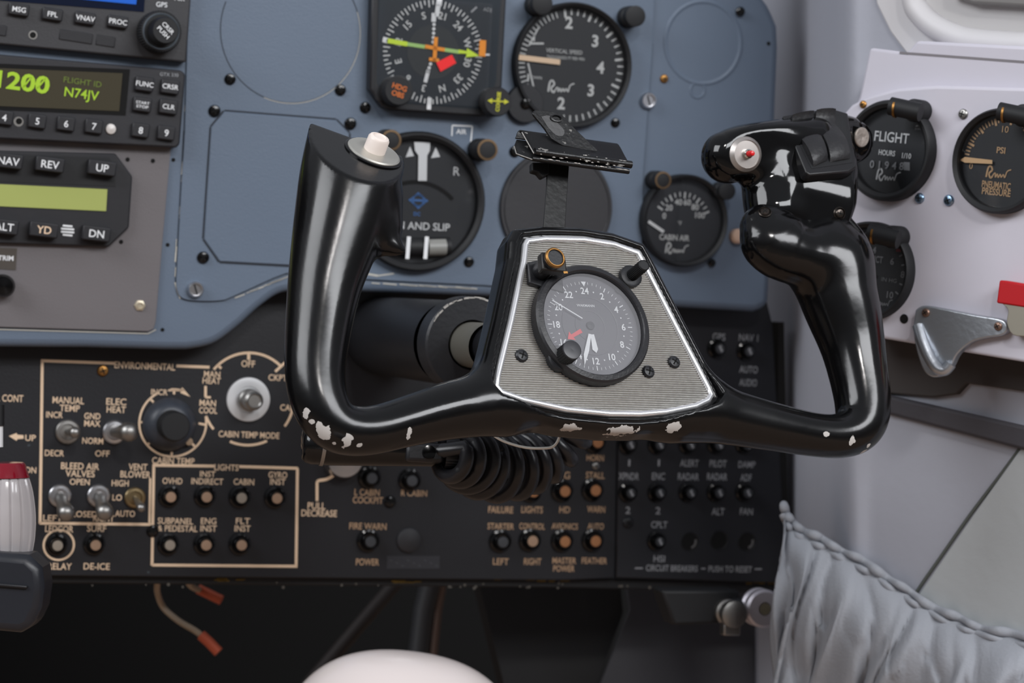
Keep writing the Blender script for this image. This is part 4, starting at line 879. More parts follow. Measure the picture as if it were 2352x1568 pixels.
# --- shape definitions
cL1 = chain([(852, 180, -4, 116), (833, 280, -4, 116), (812, 370, -5, 117), (796, 450, -6, 115), (768, 560, -8, 100), (748, 640, -9, 87), (737, 710, -10, 80), (726, 800, -10, 73), (724, 870, -10, 69), (738, 935, -10, 66), (778, 985, -10, 60), (850, 990, -10, 56), (920, 972, -10, 57), (1000, 950, -10, 64), (1070, 935, -10, 70), (1150, 930, -10, 70)])
cR1 = chain([(1560, 940, -10, 72), (1640, 950, -10, 68), (1720, 968, -10, 60), (1800, 985, -10, 54), (1880, 1000, -10, 50), (1940, 1000, -10, 52), (1976, 975, -10, 60), (1983, 925, -10, 65), (1972, 860, -10, 68), (1958, 789, -10, 75), (1937, 715, -9, 87), (1914, 640, -8, 93), (1896, 580, -9, 88), (1880, 520, -13, 76), (1874, 460, -15, 60)])
cSp = chain([(862, 470, -5, 52), (872, 520, -4, 46), (886, 556, -2, 34), (908, 572, 0, 14), (922, 577, 1, 6)])
cSp2 = chain([(880, 450, -4, 34), (893, 510, -2, 22), (908, 562, 0, 12)])
cFl = chain([(1772, 530, -4, 66), (1784, 552, -3, 78), (1812, 572, -3, 72), (1870, 585, -5, 78), (1915, 600, -7, 86)])
cFt = chain([(1742, 520, 0, 36), (1746, 536, 0, 42), (1752, 560, 0, 48), (1800, 590, 0, 46), (1850, 600, 0, 44)])
trim_px = [(1207, 548), (1250, 543), (1340, 545), (1410, 556), (1468, 576), (1476, 590), (1556, 745), (1632, 890), (1640, 908), (1630, 924), (1600, 938), (1530, 952), (1470, 957), (1400, 956), (1300, 946), (1200, 924), (1148, 906), (1134, 888), (1137, 862), (1168, 735), (1197, 600), (1201, 560)]
TP = [Y(x, y, -1)[:2] for x, y in trim_px]
def offset_poly(pts, d):
    n = len(pts); o = []
    a = sum(pts[i][0] * pts[(i + 1) % n][1] - pts[(i + 1) % n][0] * pts[i][1] for i in range(n)); sg = 1 if a > 0 else -1
    for i in range(n):
        p, q, r = Vector(pts[i - 1]), Vector(pts[i]), Vector(pts[(i + 1) % n]); e1 = (q - p).normalized(); e2 = (r - q).normalized()
        t = (e1 + e2).normalized(); k = d / max(.5, t.dot(e1)); o.append((q.x + t.y * sg * k, q.y - t.x * sg * k))
    return o
HB = offset_poly(TP, .0075); RC = offset_poly(TP, .0026)
nC = nrm((.36, -.42, .83)); pC = Vector(Y(838, 346, -3))
def on_plane(px, py, c, n):
    a = Vector(YK.l(px, py, .1)); b = Vector(YK.l(px, py, -.1)); t = (c - a).dot(n) / (b - a).dot(n); return a.lerp(b, t)
nK = nrm((.31, .15, .94)); pK = on_plane(820, 320, pC, nC)
def f_wheel(P):
    d = smin(sd_chain(P, cL1), np.minimum(sd_chain(P, cSp), 9), .009); d = smin(d, sd_chain(P, cSp2), .007)
    d = smax(smax(d, half(P, pK, nK), .0016), half(P, pC, nC), .0010)
    r = smin(sd_chain(P, cR1), sd_chain(P, cFl), .010); r = smin(r, sd_chain(P, cFt), .010)
    hub = sd_ext(P, HB, -.0225, -.0002, .0065)
    d = smin(smin(d, r, .002), hub, .013)
    rec = np.maximum(sd_poly(P, RC), -(P[:, 2] + .0024)); return smax(d, -rec, .0012)
# head module on the right horn
cH = chain([(1868, 486, -5, 88), (1874, 440, -5, 90), (1880, 390, -3, 88), (1876, 335, 0, 82), (1872, 322, 1, 76)])
cHb = chain([(1768, 400, -4, 66), (1770, 450, -4, 66), (1776, 485, -4, 66)])
cHl = chain([(1850, 330, 1, 74), (1780, 332, 3, 72), (1716, 345, 3, 74), (1672, 360, 0, 62)])
cHr = chain([(1900, 320, -1, 66), (1945, 322, -2, 58), (1957, 325, -2, 50)])
nB = nrm((.36, -.93, -.02)); nT = nrm((.33, -.76, .56)); nD = nrm((.32, -.93, .02)); nR = nrm((.60, -.79, -.08))
pB = Vector(Y(1713, 355, 12)); pT = Vector(Y(1900, 392, 15)); pD = Vector(Y(1900, 470, 12)); pR = Vector(Y(1978, 315, 7)); nU = nrm((-.12, -.10, 1)); pU = Vector(Y(1860, 262, 2))
BK = [Y(x, y, 12)[:2] for x, y in ((1775, 268), (1800, 256), (1862, 249), (1922, 252), (1950, 285), (1966, 340), (1972, 390), (1968, 470), (1957, 522), (1900, 534), (1838, 528), (1822, 470), (1812, 420), (1790, 360), (1765, 310))]
def f_head(P):
    l = smax(sd_chain(P, cHl), half(P, pB, nB), .003); r = smax(sd_chain(P, cHr), half(P, pR, nR), .003)
    b = smax(smax(sd_ext(P, BK, -.022, .017, .007), half(P, pT, nT), .003), half(P, pD, nD), .004)
    d = smin(smin(l, b, .006), r, .004); d = smin(d, sd_chain(P, cHb), .006); return smax(d, half(P, pU, nU), .006)
def box_of(chs, pad=.004):
    A = np.concatenate([c[:, :3] - c[:, 3:] for c in chs]); B = np.concatenate([c[:, :3] + c[:, 3:] for c in chs]); return A.min(0) - pad, B.max(0) + pad
lo_, hi_ = box_of([cL1, cR1, cFl, cFt, cSp]); hb = np.array([tuple(p) for p in HB]); hi_[1] = max(min(hi_[1], pC.y + .03), hb[:, 1].max() + .003); lo_[2] = min(lo_[2], -.026)
# paint chips, placed where they are on the wheel
def paint_chips(m, chips, col, sdf):
    n = m.node_tree; b = n.nodes['Principled BSDF']; t = n.nodes.new('ShaderNodeTexCoord'); nz = n.nodes.new('ShaderNodeTexNoise'); nz.inputs['Scale'].default_value = 330; nz.inputs['Detail'].default_value = 3
    n.links.new(t.outputs['Object'], nz.inputs['Vector']); cur = None
    for x, y, rx, ry, rot in chips:
        p = hit(sdf, x, y)
        if p is None: continue
        mp = n.nodes.new('ShaderNodeMapping'); mp.vector_type = 'TEXTURE'
        mp.inputs['Location'].default_value = p; mp.inputs['Rotation'].default_value = (0, 0, rot); mp.inputs['Scale'].default_value = (rx * YS, ry * YS, max(rx, ry) * YS)
        n.links.new(t.outputs['Object'], mp.inputs['Vector']); ln = n.nodes.new('ShaderNodeVectorMath'); ln.operation = 'LENGTH'; n.links.new(mp.outputs[0], ln.inputs[0])
        if cur is None: cur = ln.outputs['Value']
        else:
            mn = n.nodes.new('ShaderNodeMath'); mn.operation = 'MINIMUM'; n.links.new(cur, mn.inputs[0]); n.links.new(ln.outputs['Value'], mn.inputs[1]); cur = mn.outputs[0]
    ad = n.nodes.new('ShaderNodeMath'); ad.operation = 'MULTIPLY_ADD'; ad.inputs[1].default_value = 1.9; n.links.new(nz.outputs['Fac'], ad.inputs[0]); n.links.new(cur, ad.inputs[2])
    g = n.nodes.new('ShaderNodeMath'); g.operation = 'LESS_THAN'; g.inputs[1].default_value = 1.78; n.links.new(ad.outputs[0], g.inputs[0])
    mx = n.nodes.new('ShaderNodeMix'); mx.data_type = 'RGBA'; mx.inputs[6].default_value = b.inputs['Base Color'].default_value; mx.inputs[7].default_value = (*lin(col), 1)
    n.links.new(g.outputs[0], mx.inputs[0]); n.links.new(mx.outputs[2], b.inputs['Base Color'])
    m2 = n.nodes.new('ShaderNodeMath'); m2.operation = 'MULTIPLY'; m2.inputs[1].default_value = .5; n.links.new(g.outputs[0], m2.inputs[0])
    # fine hairline scratches and handling wear in the gloss
    ns = n.nodes.new('ShaderNodeTexNoise'); ns.inputs['Scale'].default_value = 14; ns.inputs['Detail'].default_value = 8; n.links.new(t.outputs['Object'], ns.inputs['Vector'])
    mr = n.nodes.new('ShaderNodeMapRange'); mr.inputs[1].default_value = .35; mr.inputs[2].default_value = .75; mr.inputs[3].default_value = .12; mr.inputs[4].default_value = .30; n.links.new(ns.outputs['Fac'], mr.inputs[0])
    a2 = n.nodes.new('ShaderNodeMath'); a2.operation = 'ADD'; n.links.new(mr.outputs[0], a2.inputs[0]); n.links.new(m2.outputs[0], a2.inputs[1]); n.links.new(a2.outputs[0], b.inputs['Roughness'])
M_wheel = mat('gloss_wheel_paint', (9, 9, 10), .16, bump=.05, bscale=260)
chips = [(703, 950, 7, 16, .1), (716, 968, 8, 7, 0), (744, 992, 14, 22, .3), (733, 978, 10, 8, .5), (798, 1012, 11, 20, -.1), (826, 1022, 7, 6, 0), (768, 1018, 5, 5, 0), (940, 996, 8, 17, .0), (1311, 982, 22, 8, -.1), (1332, 985, 5, 4, 0), (1432, 987, 46, 8, .05), (1546, 982, 23, 13, .2), (1898, 997, 10, 6, 0), (1957, 1012, 10, 14, 0), (1995, 1023, 7, 6, 0), (1981, 1039, 12, 9, .5), (1116, 660, 4, 8, -.3), (1157, 541, 5, 5, 0)]
paint_chips(M_wheel, chips, (188, 184, 180), f_wheel)
V_, Q_ = surface(f_wheel, lo_, hi_, .0012); body = np_obj('wheel_body', V_, Q_, M_wheel, wheel)
V_, Q_ = surface(f_head, *box_of([cH, cHl, cHr, cHb], .003), .0009); M_head = mat('gloss_head_plastic', (8, 8, 9), .08, bump=.03, bscale=300)
head = np_obj('grip_head', V_, Q_, M_head, wheel)
def basis(p, n, up=None):
    n = Vector(n).normalized(); up = Vector(up or (0, 1, 0)); x = up.cross(n).normalized(); y = n.cross(x)
    return Matrix(((x.x, y.x, n.x, p[0]), (x.y, y.y, n.y, p[1]), (x.z, y.z, n.z, p[2]), (0, 0, 0, 1)))
# left horn cap: rim, silver plate, white button
p0 = Vector(Y(858, 352, -2)); pp_ = hit(f_wheel, 857, 353) or p0
T = basis(pp_, nC)
o = MB().lathe([(.0156, -.001), (.0156, .0006), (.0150, .0010), (.0138, .0010)], 48).build('cap_ring', M_glossblk, wheel, T)
o = MB().lathe([(.0143, 0), (.0142, .0014), (.0134, .0020), (0, .0022)], 48).build('switch_plate', mat('dull_silver_plate', (200, 198, 190), .38, .8, bump=.2, bscale=150), wheel, T)
MB().lathe([(.0058, .002), (.0057, .0090), (.0050, .0100), (.0036, .0104), (.0034, .0099), (0, .0099)], 32).build('push_button', mat('ivory_plastic', (226, 214, 206), .4), o)
# right head: round button plates
def face_part(px, py, nn, r_px, sdf=f_head):
    p = hit(sdf, px, py); return basis(p, nn)
T = face_part(1712, 354, nB, 0); r = 43 * YS
o = MB().lathe([(r, -.001), (r, .0004), (r * .80, .0024), (r * .78, .0017), (r * .3, .0019), (0, .0019)], 56).build('trigger_plate', mat('turned_aluminium', (178, 172, 168), .40, .8), wheel, T)
MB().lathe([(r * .27, .0015), (r * .27, .0040), (r * .20, .0046), (r * .17, .0036), (0, .0036)], 32).build('bushing', M_chrome, o)
MB().lathe([(r * .165, .003), (r * .165, .0082), (r * .12, .0092), (0, .0095)], 28).build('red_button', mat('red_plastic', (205, 22, 28), .35, coat=.2), o)
T = face_part(1978, 315, nR, 0); r = 25 * YS
MB().lathe([(r, -.001), (r, .0006), (r * .92, .0011), (r * .2, .0012), (0, .0009)], 40).build('side_button', mat('worn_nickel', (176, 166, 158), .45, .7, bump=.5, bscale=700, var=.25, vscale=300), wheel, T)
for x, y, rr in ((1757, 487, 13), (1928, 490, 13)):
    sd = lambda P: np.minimum(f_head(P), f_wheel(P)); p = hit(sd, x, y)
    m = MB(); m.lathe([(rr * YS * 1.25, .0002), (rr * YS * 1.1, .0006), (rr * YS, .0001)], 24); screw(m, (0, 0), rr * YS * .9, -.0004, 0, 1); m.build('screw', [mat('dark_screw', (70, 64, 60), .3, .9), M_void], wheel, basis(p, grad(sd, p)))
# double rocker switch in its recess
p = hit(f_head, 1886, 335); gT = grad(f_head, p); T = basis(p, nT, nrm((-.30, .5, 1)))
Ti = T.inverted()
def RP(px, py, h=.0): 
    """pixel -> point of the rocker plane"""
    a = np.array(YK.l(px, py, .1)); b = np.array(YK.l(px, py, -.05)); A = Ti @ Vector(a); B = Ti @ Vector(b); t = (h - A.z) / (B.z - A.z); q = A.lerp(B, t); return (q.x, q.y)
hs = MB().prism([RP(*q) for q in ((1797, 268), (1905, 250), (1946, 262), (1966, 385), (1948, 396), (1858, 404), (1850, 398))], -.006, .0010).build('switch_housing', mat('satin_black_plastic', (26, 26, 28), .38), wheel, T, bevel=.0009, bseg=3)
MB().prism([RP(*q) for q in ((1806, 274), (1900, 258), (1938, 270), (1956, 376), (1862, 390))], .0009, .0012).build('switch_well', M_blkm, hs)
for a, b, c_, d_2 in (((1812, 276), (1862, 266), (1898, 372), (1866, 386)), ((1868, 264), (1912, 262), (1950, 368), (1904, 376))):
    q = [RP(*z_) for z_ in (a, b, c_, d_2)]; NN = 14; vs = []
    for j in range(NN + 1):
        t = j / NN; h_ = .0034 - .0020 * math.sin(min(1, t / .45) * PI) * (t < .45) + (.0016 * math.sin((t - .45) / .55 * PI) if t >= .45 else 0) - .0016 * (t > .97) + .002 * (t < .03)
        l_ = Vector(q[0]).lerp(Vector(q[3]), t); r_ = Vector(q[1]).lerp(Vector(q[2]), t)
        for k_ in range(6): u_ = k_ / 5; pt = l_.lerp(r_, u_); vs.append((pt.x, pt.y, h_ - .0010 * abs(2 * u_ - 1) ** 3 + .0004))
    nb = len(vs); vs += [(v[0], v[1], 0) for v in vs[:nb]]
    fs = [(j * 6 + k_, (j + 1) * 6 + k_, (j + 1) * 6 + k_ + 1, j * 6 + k_ + 1) for j in range(NN) for k_ in range(5)]
    for j in range(NN): fs += [(j * 6, nb + j * 6, nb + (j + 1) * 6, (j + 1) * 6), (j * 6 + 5, (j + 1) * 6 + 5, nb + (j + 1) * 6 + 5, nb + j * 6 + 5)]
    for k_ in range(5): fs += [(k_, k_ + 1, nb + k_ + 1, nb + k_), (NN * 6 + k_, nb + NN * 6 + k_, nb + NN * 6 + k_ + 1, NN * 6 + k_ + 1)]
    MB().add(vs, fs).build('rocker', mat('worn_rubber', (34, 34, 36), .45, bump=.6, bscale=350, var=.2, vscale=90), hs, smooth=40)
# ---------------------------------------------------------------- hub face: chrome trim, ribbed plate
inn_ = offset_poly(TP, -.0030)
def ring_loft(rings, mb):
    n = len(rings[0][0]); vs = []; 
    for poly, z in rings: vs += [(p[0], p[1], z) for p in poly]
    fs = [(a * n + i, a * n + (i + 1) % n, (a + 1) * n + (i + 1) % n, (a + 1) * n + i) for a in range(len(rings) - 1) for i in range(n)]
    return mb.add(vs, fs)
ring_loft([(TP, -.0024), (TP, -.0004), (offset_poly(TP, -.0005), .0002), (offset_poly(TP, -.0016), .0004), (offset_poly(TP, -.0027), .0001), (inn_, -.0004), (inn_, -.0016)], MB()).build('chrome_trim', mat('bright_trim', (236, 236, 238), .22, .75), wheel, smooth=50)
ys = [p[1] for p in inn_]; y0, y1 = min(ys) + .0002, max(ys) - .0002
def span(y):
    xs = []; n = len(inn_)
    for i in range(n):
        a, b = inn_[i], inn_[(i + 1) % n]
        if (a[1] - y) * (b[1] - y) < 0: xs.append(a[0] + (b[0] - a[0]) * (y - a[1]) / (b[1] - a[1]))
    return (min(xs), max(xs)) if len(xs) > 1 else None
m = MB(); pitch = .00122; K = 5; rows = []; yy = y0
while yy < y1:
    s = span(yy)
    if s: rows.append((yy, s, .0006 * abs(math.sin(PI * (yy - y0) / pitch)) - .0018))
    yy += pitch / K
vs = []; 
for y, s, z in rows: vs += [(s[0], y, z), (s[0] * .5 + s[1] * .5, y, z), (s[1], y, z)]
m.add(vs, [(i * 3 + k_, i * 3 + k_ + 1, i * 3 + k_ + 4, i * 3 + k_ + 3) for i in range(len(rows) - 1) for k_ in (0, 1)])
M_rib = mat('ribbed_satin_metal', (158, 156, 152), .36, .75, var=.22, vscale=500, bump=.2, bscale=500)
m.build('ribbed_plate', M_rib, wheel, smooth=75)
for x, y in ((1200, 815), (1491, 852), (1550, 830)):
    m = MB(); screw(m, Y(x, y), 15.5 * YS, -.0014); m.build('screw', [M_blk, M_void], wheel, label='black cross-head screw')
# ---------------------------------------------------------------- clock
ck = thing('clock', 'round black-rimmed 24-hour clock with white hands set in the hub plate', 'clock', YK.M @ Matrix.Translation(Y(1355.2, 748.4, 1.0) ))
cc = Vector(Y(1355.2, 748.4, 1.0))
def K_(px, py, h=.0): q = YK.l(px, py, cc.z + h) - cc; return (q.x, q.y)
def zK(zx, zy, h=.0): return K_(1060 + zx / 3.5636, 500 + zy / 3.5636, h)
R = .0331
MB().lathe([(R, -.0030), (R, .0036), (R - .0010, .0048), (R - .0034, .0054), (R - .0040, .0048), (R - .0044, .0016), (.0282, .0008), (.0282, .0001)], 96).build('bezel', mat('worn_black_bezel', (34, 34, 37), .42, bump=.3, bscale=500, var=.2, vscale=80), ck, smooth=25)
MB().lathe([(.0284, 0), (0, 0)], 72).build('dial', mat('clock_dial', (74, 74, 80), .5, var=.1, vscale=60), ck, smooth=0)
MB().lathe([(.0285, .0028), (0, .0028)], 72).build('glass', M_veiled, ck, smooth=0)
m = MB()
for k_ in range(60):
    a = PI / 2 - k_ * PI / 30; big = k_ % 5 == 0
    r0, r1, w_ = (.0224, .0250, .00052) if big else (.0234, .0249, .00026); m.line((r0 * math.cos(a), r0 * math.sin(a)), (r1 * math.cos(a), r1 * math.sin(a)), w_, .0003)
m.poly([(-.0015, .0250), (.0015, .0250), (0, .0222)], .0004)
for k_ in range(12):
    a = PI / 2 - k_ * PI / 6; t = str(24 if k_ == 0 else 2 * k_); m.text(t, (.0198 * math.cos(a), .0198 * math.sin(a)), .0036, .0003, bold=.02, asp=.95)
    a -= PI / 12; m.disc((.0198 * math.cos(a), .0198 * math.sin(a)), .00042, .0003, 16)
m.text('WAKMANN', zK(1013, 720), .0014, .0003, w=.0105, bold=.01); m.build('dial_lettering', M_white, ck, smooth=0)
m = MB(); m.lathe([(.0165, .0002), (.0164, .00035), (.0160, .0002)], 72); m.lathe([(.0088, .0002), (.0087, .0003), (.0084, .0002)], 60); m.build('dial_ring', mat('dial_ring_grey', (98, 98, 104), .5), ck)
MB().poly([zK(*q, .0008) for q in ((1037, 950), (1060, 955), (1042, 1090), (1005, 1212), (998, 1120))], .0012).build('minute_hand', M_white, ck, smooth=0)
MB().poly([zK(*q, .0008) for q in ((1056, 955), (1085, 953), (1118, 1075), (1105, 1105), (1072, 1078))], .0008).build('hour_hand', M_white, ck, smooth=0)
MB().line(zK(738, 678, .001), zK(985, 828, .001), .0006, .0018).build('second_hand', M_white, ck, smooth=0)
MB().poly([zK(*q, .0006) for q in ((972, 908), (991, 938), (918, 978), (936, 1000), (870, 992), (880, 930), (899, 954))], .0006).build('marker_arrow', mat('faded_red', (214, 62, 66), .5), ck, smooth=0)
MB().lathe([(.0024, 0), (.0022, .0010), (0, .0012)], 24).build('hub_cap', M_dial, ck)
m = MB(); m.disc(zK(1290, 585, .0), .0030, .0012, 24); m.build('mounting_tab', M_blkm, ck, smooth=0)
# knobs on the clock
def ck_knob(px, py, top, r_px, name, mt, kn=True, base=-.0026):
    q = YK.l(px, py, cc.z + top) - cc; r = r_px * YS; pr = [(r, base), (r, top - .0006), (r - .0005, top), (r * .82, top + .0001), (r * .8, top - .0003)]
    return (knurl(pr, (q.x, q.y), 26, .0003) if kn else MB().lathe(pr + [(0, top - .0003)], 40, None, 0, (q.x, q.y))).build(name, mt, ck, smooth=25), q, r
o, q, r = ck_knob(1276, 591, .0185, 22, 'lamp_post', M_blk, False)
MB().lathe([(r + .0005, .0168), (r + .0006, .0171), (r + .0006, .0184), (r - .0001, .0190), (r - .0005, .0190), (r - .0007, .0186)], 40, None, 0, (q.x, q.y)).build('brass_ring', M_brass, o)
MB().prism([(q.x - .006, q.y - .005), (q.x + .0082, q.y - .0060), (q.x + .0088, q.y + .0015), (q.x + .002, q.y + .0055), (q.x - .005, q.y + .005)], .008, .0138).build('lamp_hood', mat('hood_black', (30, 28, 27), .4), o, bevel=.0009)
MB().line((q.x + .0060, q.y - .0061), (q.x + .0084, q.y - .0059), .0012, .0139).build('worn_corner', M_brass, o, smooth=0)
MB().prism([(q.x - .0075, q.y - .007), (q.x + .012, q.y - .012), (q.x + .013, q.y + .002), (q.x, q.y + .0065), (q.x - .0065, q.y + .005)], -.0028, .0006).build('mounting_ear', M_blk, ck, bevel=.0008)
ck_knob(1480, 608, .0150, 14.5, 'small_knob', M_blkm)
o, q, r = ck_knob(1314, 803, .0125, 23, 'setting_knob', M_blkm)
MB().lathe([(r * 1.0, .0120), (r * .97, .0129), (r * .9, .0130), (0, .0128)], 40, None, 0, (q.x, q.y)).build('knob_face', mat('knob_face_black', (48, 48, 52), .35), o)
MB().lathe([(r * 1.35, -.0028), (r * 1.35, .001), (r * 1.2, .0016), (0, .0016)], 40, None, 0, (q.x - .0008, q.y)).build('mounting_ear', M_blk, ck)
q = YK.l(1480, 608, cc.z + .015) - cc; MB().lathe([(.0062, -.0028), (.0062, .0006), (.005, .0012), (0, .0012)], 30, None, 0, (q.x, q.y)).build('mounting_ear', M_blk, ck)
# ---------------------------------------------------------------- document clip on its strap
cl = thing('document_clip', 'worn black spring clip on a flat strap standing up from the hub', 'clip', YK.M)
M_clip = mat('worn_clip_black', (13, 13, 14), .34, bump=.4, bscale=300); 
n_ = M_clip.node_tree; b_ = n_.nodes['Principled BSDF']; t_ = n_.nodes.new('ShaderNodeTexCoord'); z_ = n_.nodes.new('ShaderNodeTexNoise'); z_.inputs['Scale'].default_value = 150; z_.inputs['Detail'].default_value = 6
n_.links.new(t_.outputs['Object'], z_.inputs['Vector']); g_ = n_.nodes.new('ShaderNodeMath'); g_.operation = 'GREATER_THAN'; g_.inputs[1].default_value = .665; n_.links.new(z_.outputs['Fac'], g_.inputs[0])
x_ = n_.nodes.new('ShaderNodeMix'); x_.data_type = 'RGBA'; x_.inputs[6].default_value = (*lin((13, 13, 14)), 1); x_.inputs[7].default_value = (*lin((120, 118, 114)), 1); n_.links.new(g_.outputs[0], x_.inputs[0]); n_.links.new(x_.outputs[2], b_.inputs['Base Color'])
M_wear = mat('bare_metal_wear', (190, 186, 180), .4, .7, bump=.5, bscale=400)
MB().prism([tuple(Y(x, y, -9))[:2] for x, y in ((1246, 540), (1296, 540), (1300, 470), (1307, 372), (1256, 370), (1254, 440))], -.0096, -.0082).build('strap', mat('strap_black', (14, 14, 14), .5, bump=.5, bscale=260, var=.3, vscale=200), cl, bevel=.0004)
MB().prism([tuple(Y(x, y, -8))[:2] for x, y in ((1222, 372), (1262, 372), (1262, 400), (1246, 408), (1236, 396), (1222, 392))], -.012, -.0078).build('spring_end', M_blkm, cl, bevel=.0008)
sw = Vector(Y(1444, 394, 6)) - Vector(Y(1222, 364, 6))
def sheet(pts, name, mt, th=.0011, nseg=1):
    P3 = [Vector(Y(*q)) for q in spline(pts, 4)]; n = len(P3); vs = [p for p in P3] + [p + sw for p in P3]
    o = MB().add(vs, [(i, i + 1, n + i + 1, n + i) for i in range(n - 1)]).build(name, mt, cl, smooth=50); s = o.modifiers.new('s', 'SOLIDIFY'); s.thickness = th; s.offset = 0; return o
sheet([(1184, 318, -7), (1190, 303, -6), (1200, 303, -3), (1214, 330, 2), (1224, 349, 6), (1226, 353, 7)], 'upper_jaw', M_clip)
sheet([(1186, 322, -7), (1181, 338, -5), (1186, 352, -1), (1206, 362, 3), (1222, 366, 6)], 'lower_jaw', M_clip)
def lipt(a, nm, r, mt): 
    p = Vector(Y(*a)); return MB().tube([p, p + sw], r, 12).build(nm, mt, cl, smooth=50)
lipt((1228, 348, 6.5), 'upper_lip', .0021, M_clip); lipt((1222, 364, 5.6), 'lower_lip', .0014, M_clip)
m = MB(); random.seed(21)
for k_ in range(46):
    t = random.random() ** .9; up_ = random.random() < .6; a = Vector(Y(1228 + random.uniform(-2, 2), random.choice((341, 352, 355)), 8.2) if up_ else Y(1223, 361, 7.2)) + sw * t; l = random.uniform(.0003, .0014) * (2.4 if t > .88 else 1); dd = sw.normalized() * l
    m.tube([a - dd, a, a + dd], [.00005, random.uniform(.0002, .00042), .00005], 6)
for a, b in (((1181, 336, -4), (1186, 353, 0)), ((1186, 353, 0), (1222, 366, 7)), ((1199, 304, -1), (1226, 352, 8.2))): m.tube([Y(*a), Y(*b)], .0003, 6)
m.build('worn_edge_mark', M_wear, cl)
tabp = spline([(1264, 320), (1250, 298), (1232, 276), (1222, 262), (1230, 254), (1252, 255), (1284, 262), (1298, 274), (1318, 296), (1345, 322), (1372, 350), (1330, 344), (1290, 336)], 4)
tb = MB().prism([tuple(Y(x, y, 1))[:2] for x, y in tabp], .0006, .0020).build('clip_tab', M_clip, cl, bevel=.0004)
q = Y(1277, 273, 2); MB().lathe([(.0036, .0019), (.0034, .0030), (.0026, .0031), (.0022, .0022)], 28, Matrix.Translation((q.x, q.y, 0)) @ Matrix.Diagonal((1.1, .62, 1, 1))).build('eyelet', M_clip, tb)
MB().poly([tuple(Y(x, y, 2))[:2] for x, y in spline([(1243, 268), (1262, 266), (1282, 284), (1296, 300), (1292, 312), (1276, 310), (1258, 292)], 3)], .00215).build('worn_patch', mat('rubbed_grey', (72, 72, 73), .5, bump=.5, bscale=400), tb, smooth=0)
for k_ in range(5): q1, q2 = Y(1236 + k_ * 9, 304 + k_ * 1, 3), Y(1252 + k_ * 9, 340 + k_, 7)
# ---------------------------------------------------------------- column behind the wheel
col = thing('control_column', 'fat worn black column tube coming out of the panel behind the wheel', 'column', LO.M)
kf = LO.sc(1085, 790)
q = LO.l(1085, 792, .20); sc_ = (LO.at(1085, 792, .20) - CAM).y / F; Rr = 112 * sc_
M_colm = chipped('column_black', (20, 21, 25), (98, 86, 48), .48, .79, 40)
MB().lathe([(Rr * .9, -.03), (Rr * .9, .165)], 64, None, 0, (q.x, q.y)).build('tube', M_colm, col)
MB().lathe([(Rr * .9, .176), (Rr * .96, .179), (Rr, .182), (Rr, .199), (Rr - .0012, .2003), (Rr * .52, .2003), (Rr * .50, .1990), (Rr * .50, .18)], 72, None, 0, (q.x, q.y)).build('collar', mat('collar_black', (32, 33, 37), .45, bump=.2, bscale=400), col)
m = MB(); 
for k_ in range(13):
    a = math.radians(62 + k_ * 7 + random.uniform(-2, 2)); m.arc((q.x, q.y), Rr * random.uniform(.955, .985), Rr * random.uniform(.02, .05), math.degrees(a), math.degrees(a) + 7, .2006)
m.build('worn_edge_mark', M_wear, col, smooth=0)
inner_ = [(q.x, q.y, .17), (q.x + .001, q.y, .205)]
MB().lathe([(Rr * .47, .17), (Rr * .47, .235)], 40, None, 0, (q.x, q.y)).build('inner_shaft', mat('shaft_grey', (120, 118, 110), .5, .5), col)
hubc = YK.M @ Vector((0, -.002, -.020)); a = LO.Mi @ hubc
MB().tube([(q.x, q.y, .20), (q.x, q.y, .225), tuple(a)], [.0085, .012, .014], 24).build('wheel_shaft', M_blk, col, smooth=60)
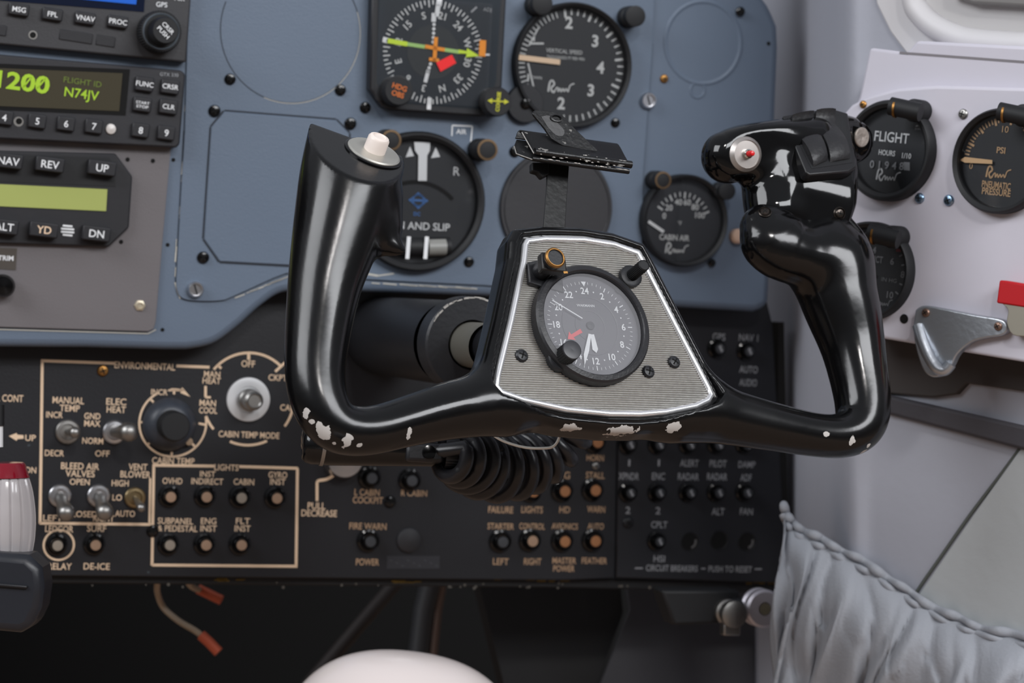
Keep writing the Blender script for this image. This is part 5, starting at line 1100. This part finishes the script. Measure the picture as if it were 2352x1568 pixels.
# ---------------------------------------------------------------- cable connector and coiled cord under the wheel
CB = Frame(860, 1040, 1.31, (.2, -1, .15), .05)
cn = thing('cord_connector', 'black tubular plug with knurled nut under the left corner of the wheel', 'connector', CB.M)
def C3(x, y, h=0): return tuple(CB.l(x, y, h))
MB().tube([C3(694, 1018), C3(697, 1018), C3(706, 1019), C3(718, 1020), C3(760, 1022), C3(1000, 1038)], [.006, .0088, .0103, .0110, .0112, .0080], 32).build('plug_body', M_glossblk, cn, smooth=50)
MB().tube([C3(738, 1021), C3(746, 1022)], .0116, 32).build('ring', M_steel, cn, smooth=50)
q = C3(974, 1040, .006); MB().box(q, (88 * CB.sc(974, 1040), 44 * CB.sc(974, 1040), .009)).build('bracket', M_blk, cn, bevel=.002)
m = MB(); m.lathe([(.0038, 0), (.0036, .002), (.0012, .0024), (0, .0024)], 20, Matrix.Translation(C3(985, 1038, .0105))); m.build('bolt', M_glossblk, cn)
T = Matrix.Translation(C3(1020, 1038, .003)) @ Matrix.Rotation(PI / 2, 4, 'Y'); kk = knurl([(.0092, 0), (.0092, .0075), (.006, .008)], (0, 0), 30, .0003); kk.v = [tuple(T @ Vector(v)) for v in kk.v]; kk.build('knurled_nut', M_steel if False else M_blk, cn, smooth=25)
co = thing('coiled_cord', 'thick black coiled cord drooping behind the bottom of the wheel', 'cord', Matrix.Translation(px3(1150, 1070, 1.36)))
o0 = px3(1150, 1070, 1.36); cen = [px3(*p) for p in spline([(1035, 1045, 1.31), (1065, 1050, 1.32), (1095, 1062, 1.34), (1150, 1072, 1.36), (1205, 1064, 1.375), (1255, 1045, 1.385), (1300, 1005, 1.39), (1320, 960, 1.39)], 8)]
tot = 10.5; pts = []; NP = 700; n_c = len(cen) - 1
for k_ in range(NP + 1):
    f = k_ / NP * n_c; i = min(int(f), n_c - 1); c_ = cen[i].lerp(cen[i + 1], f - i); tg = (cen[i + 1] - cen[i]).normalized()
    a_ = tg.cross(Vector((0, 1, 0))).normalized(); b_2 = tg.cross(a_); th = 2 * PI * tot * k_ / NP + 1.0; rr = (.0110 + .0060 * math.sin(PI * min(1, k_ / NP * 1.25)))
    pts.append(c_ + (a_ * math.cos(th) + b_2 * math.sin(th)) * rr - o0)
MB().tube([C_ for C_ in [px3(985, 1040, 1.312) - o0]] + pts, .0042, 12).build('cable', mat('rubber_cord', (30, 30, 33), .30, bump=.1, bscale=200), co, smooth=80)
wi = thing('thin_wire', 'thin white wire looping just below the wheel rim', 'wire', Matrix.Translation(px3(1220, 1020, 1.28)))
MB().tube([px3(*p) - px3(1220, 1020, 1.28) for p in spline([(1120, 990, 1.28), (1155, 1012, 1.28), (1205, 1027, 1.28), (1250, 1029, 1.28), (1272, 1024, 1.28), (1284, 1005, 1.28), (1284, 985, 1.28)], 6)], .0007, 8).build('wire', mat('white_wire', (215, 212, 205), .5), wi, smooth=80)
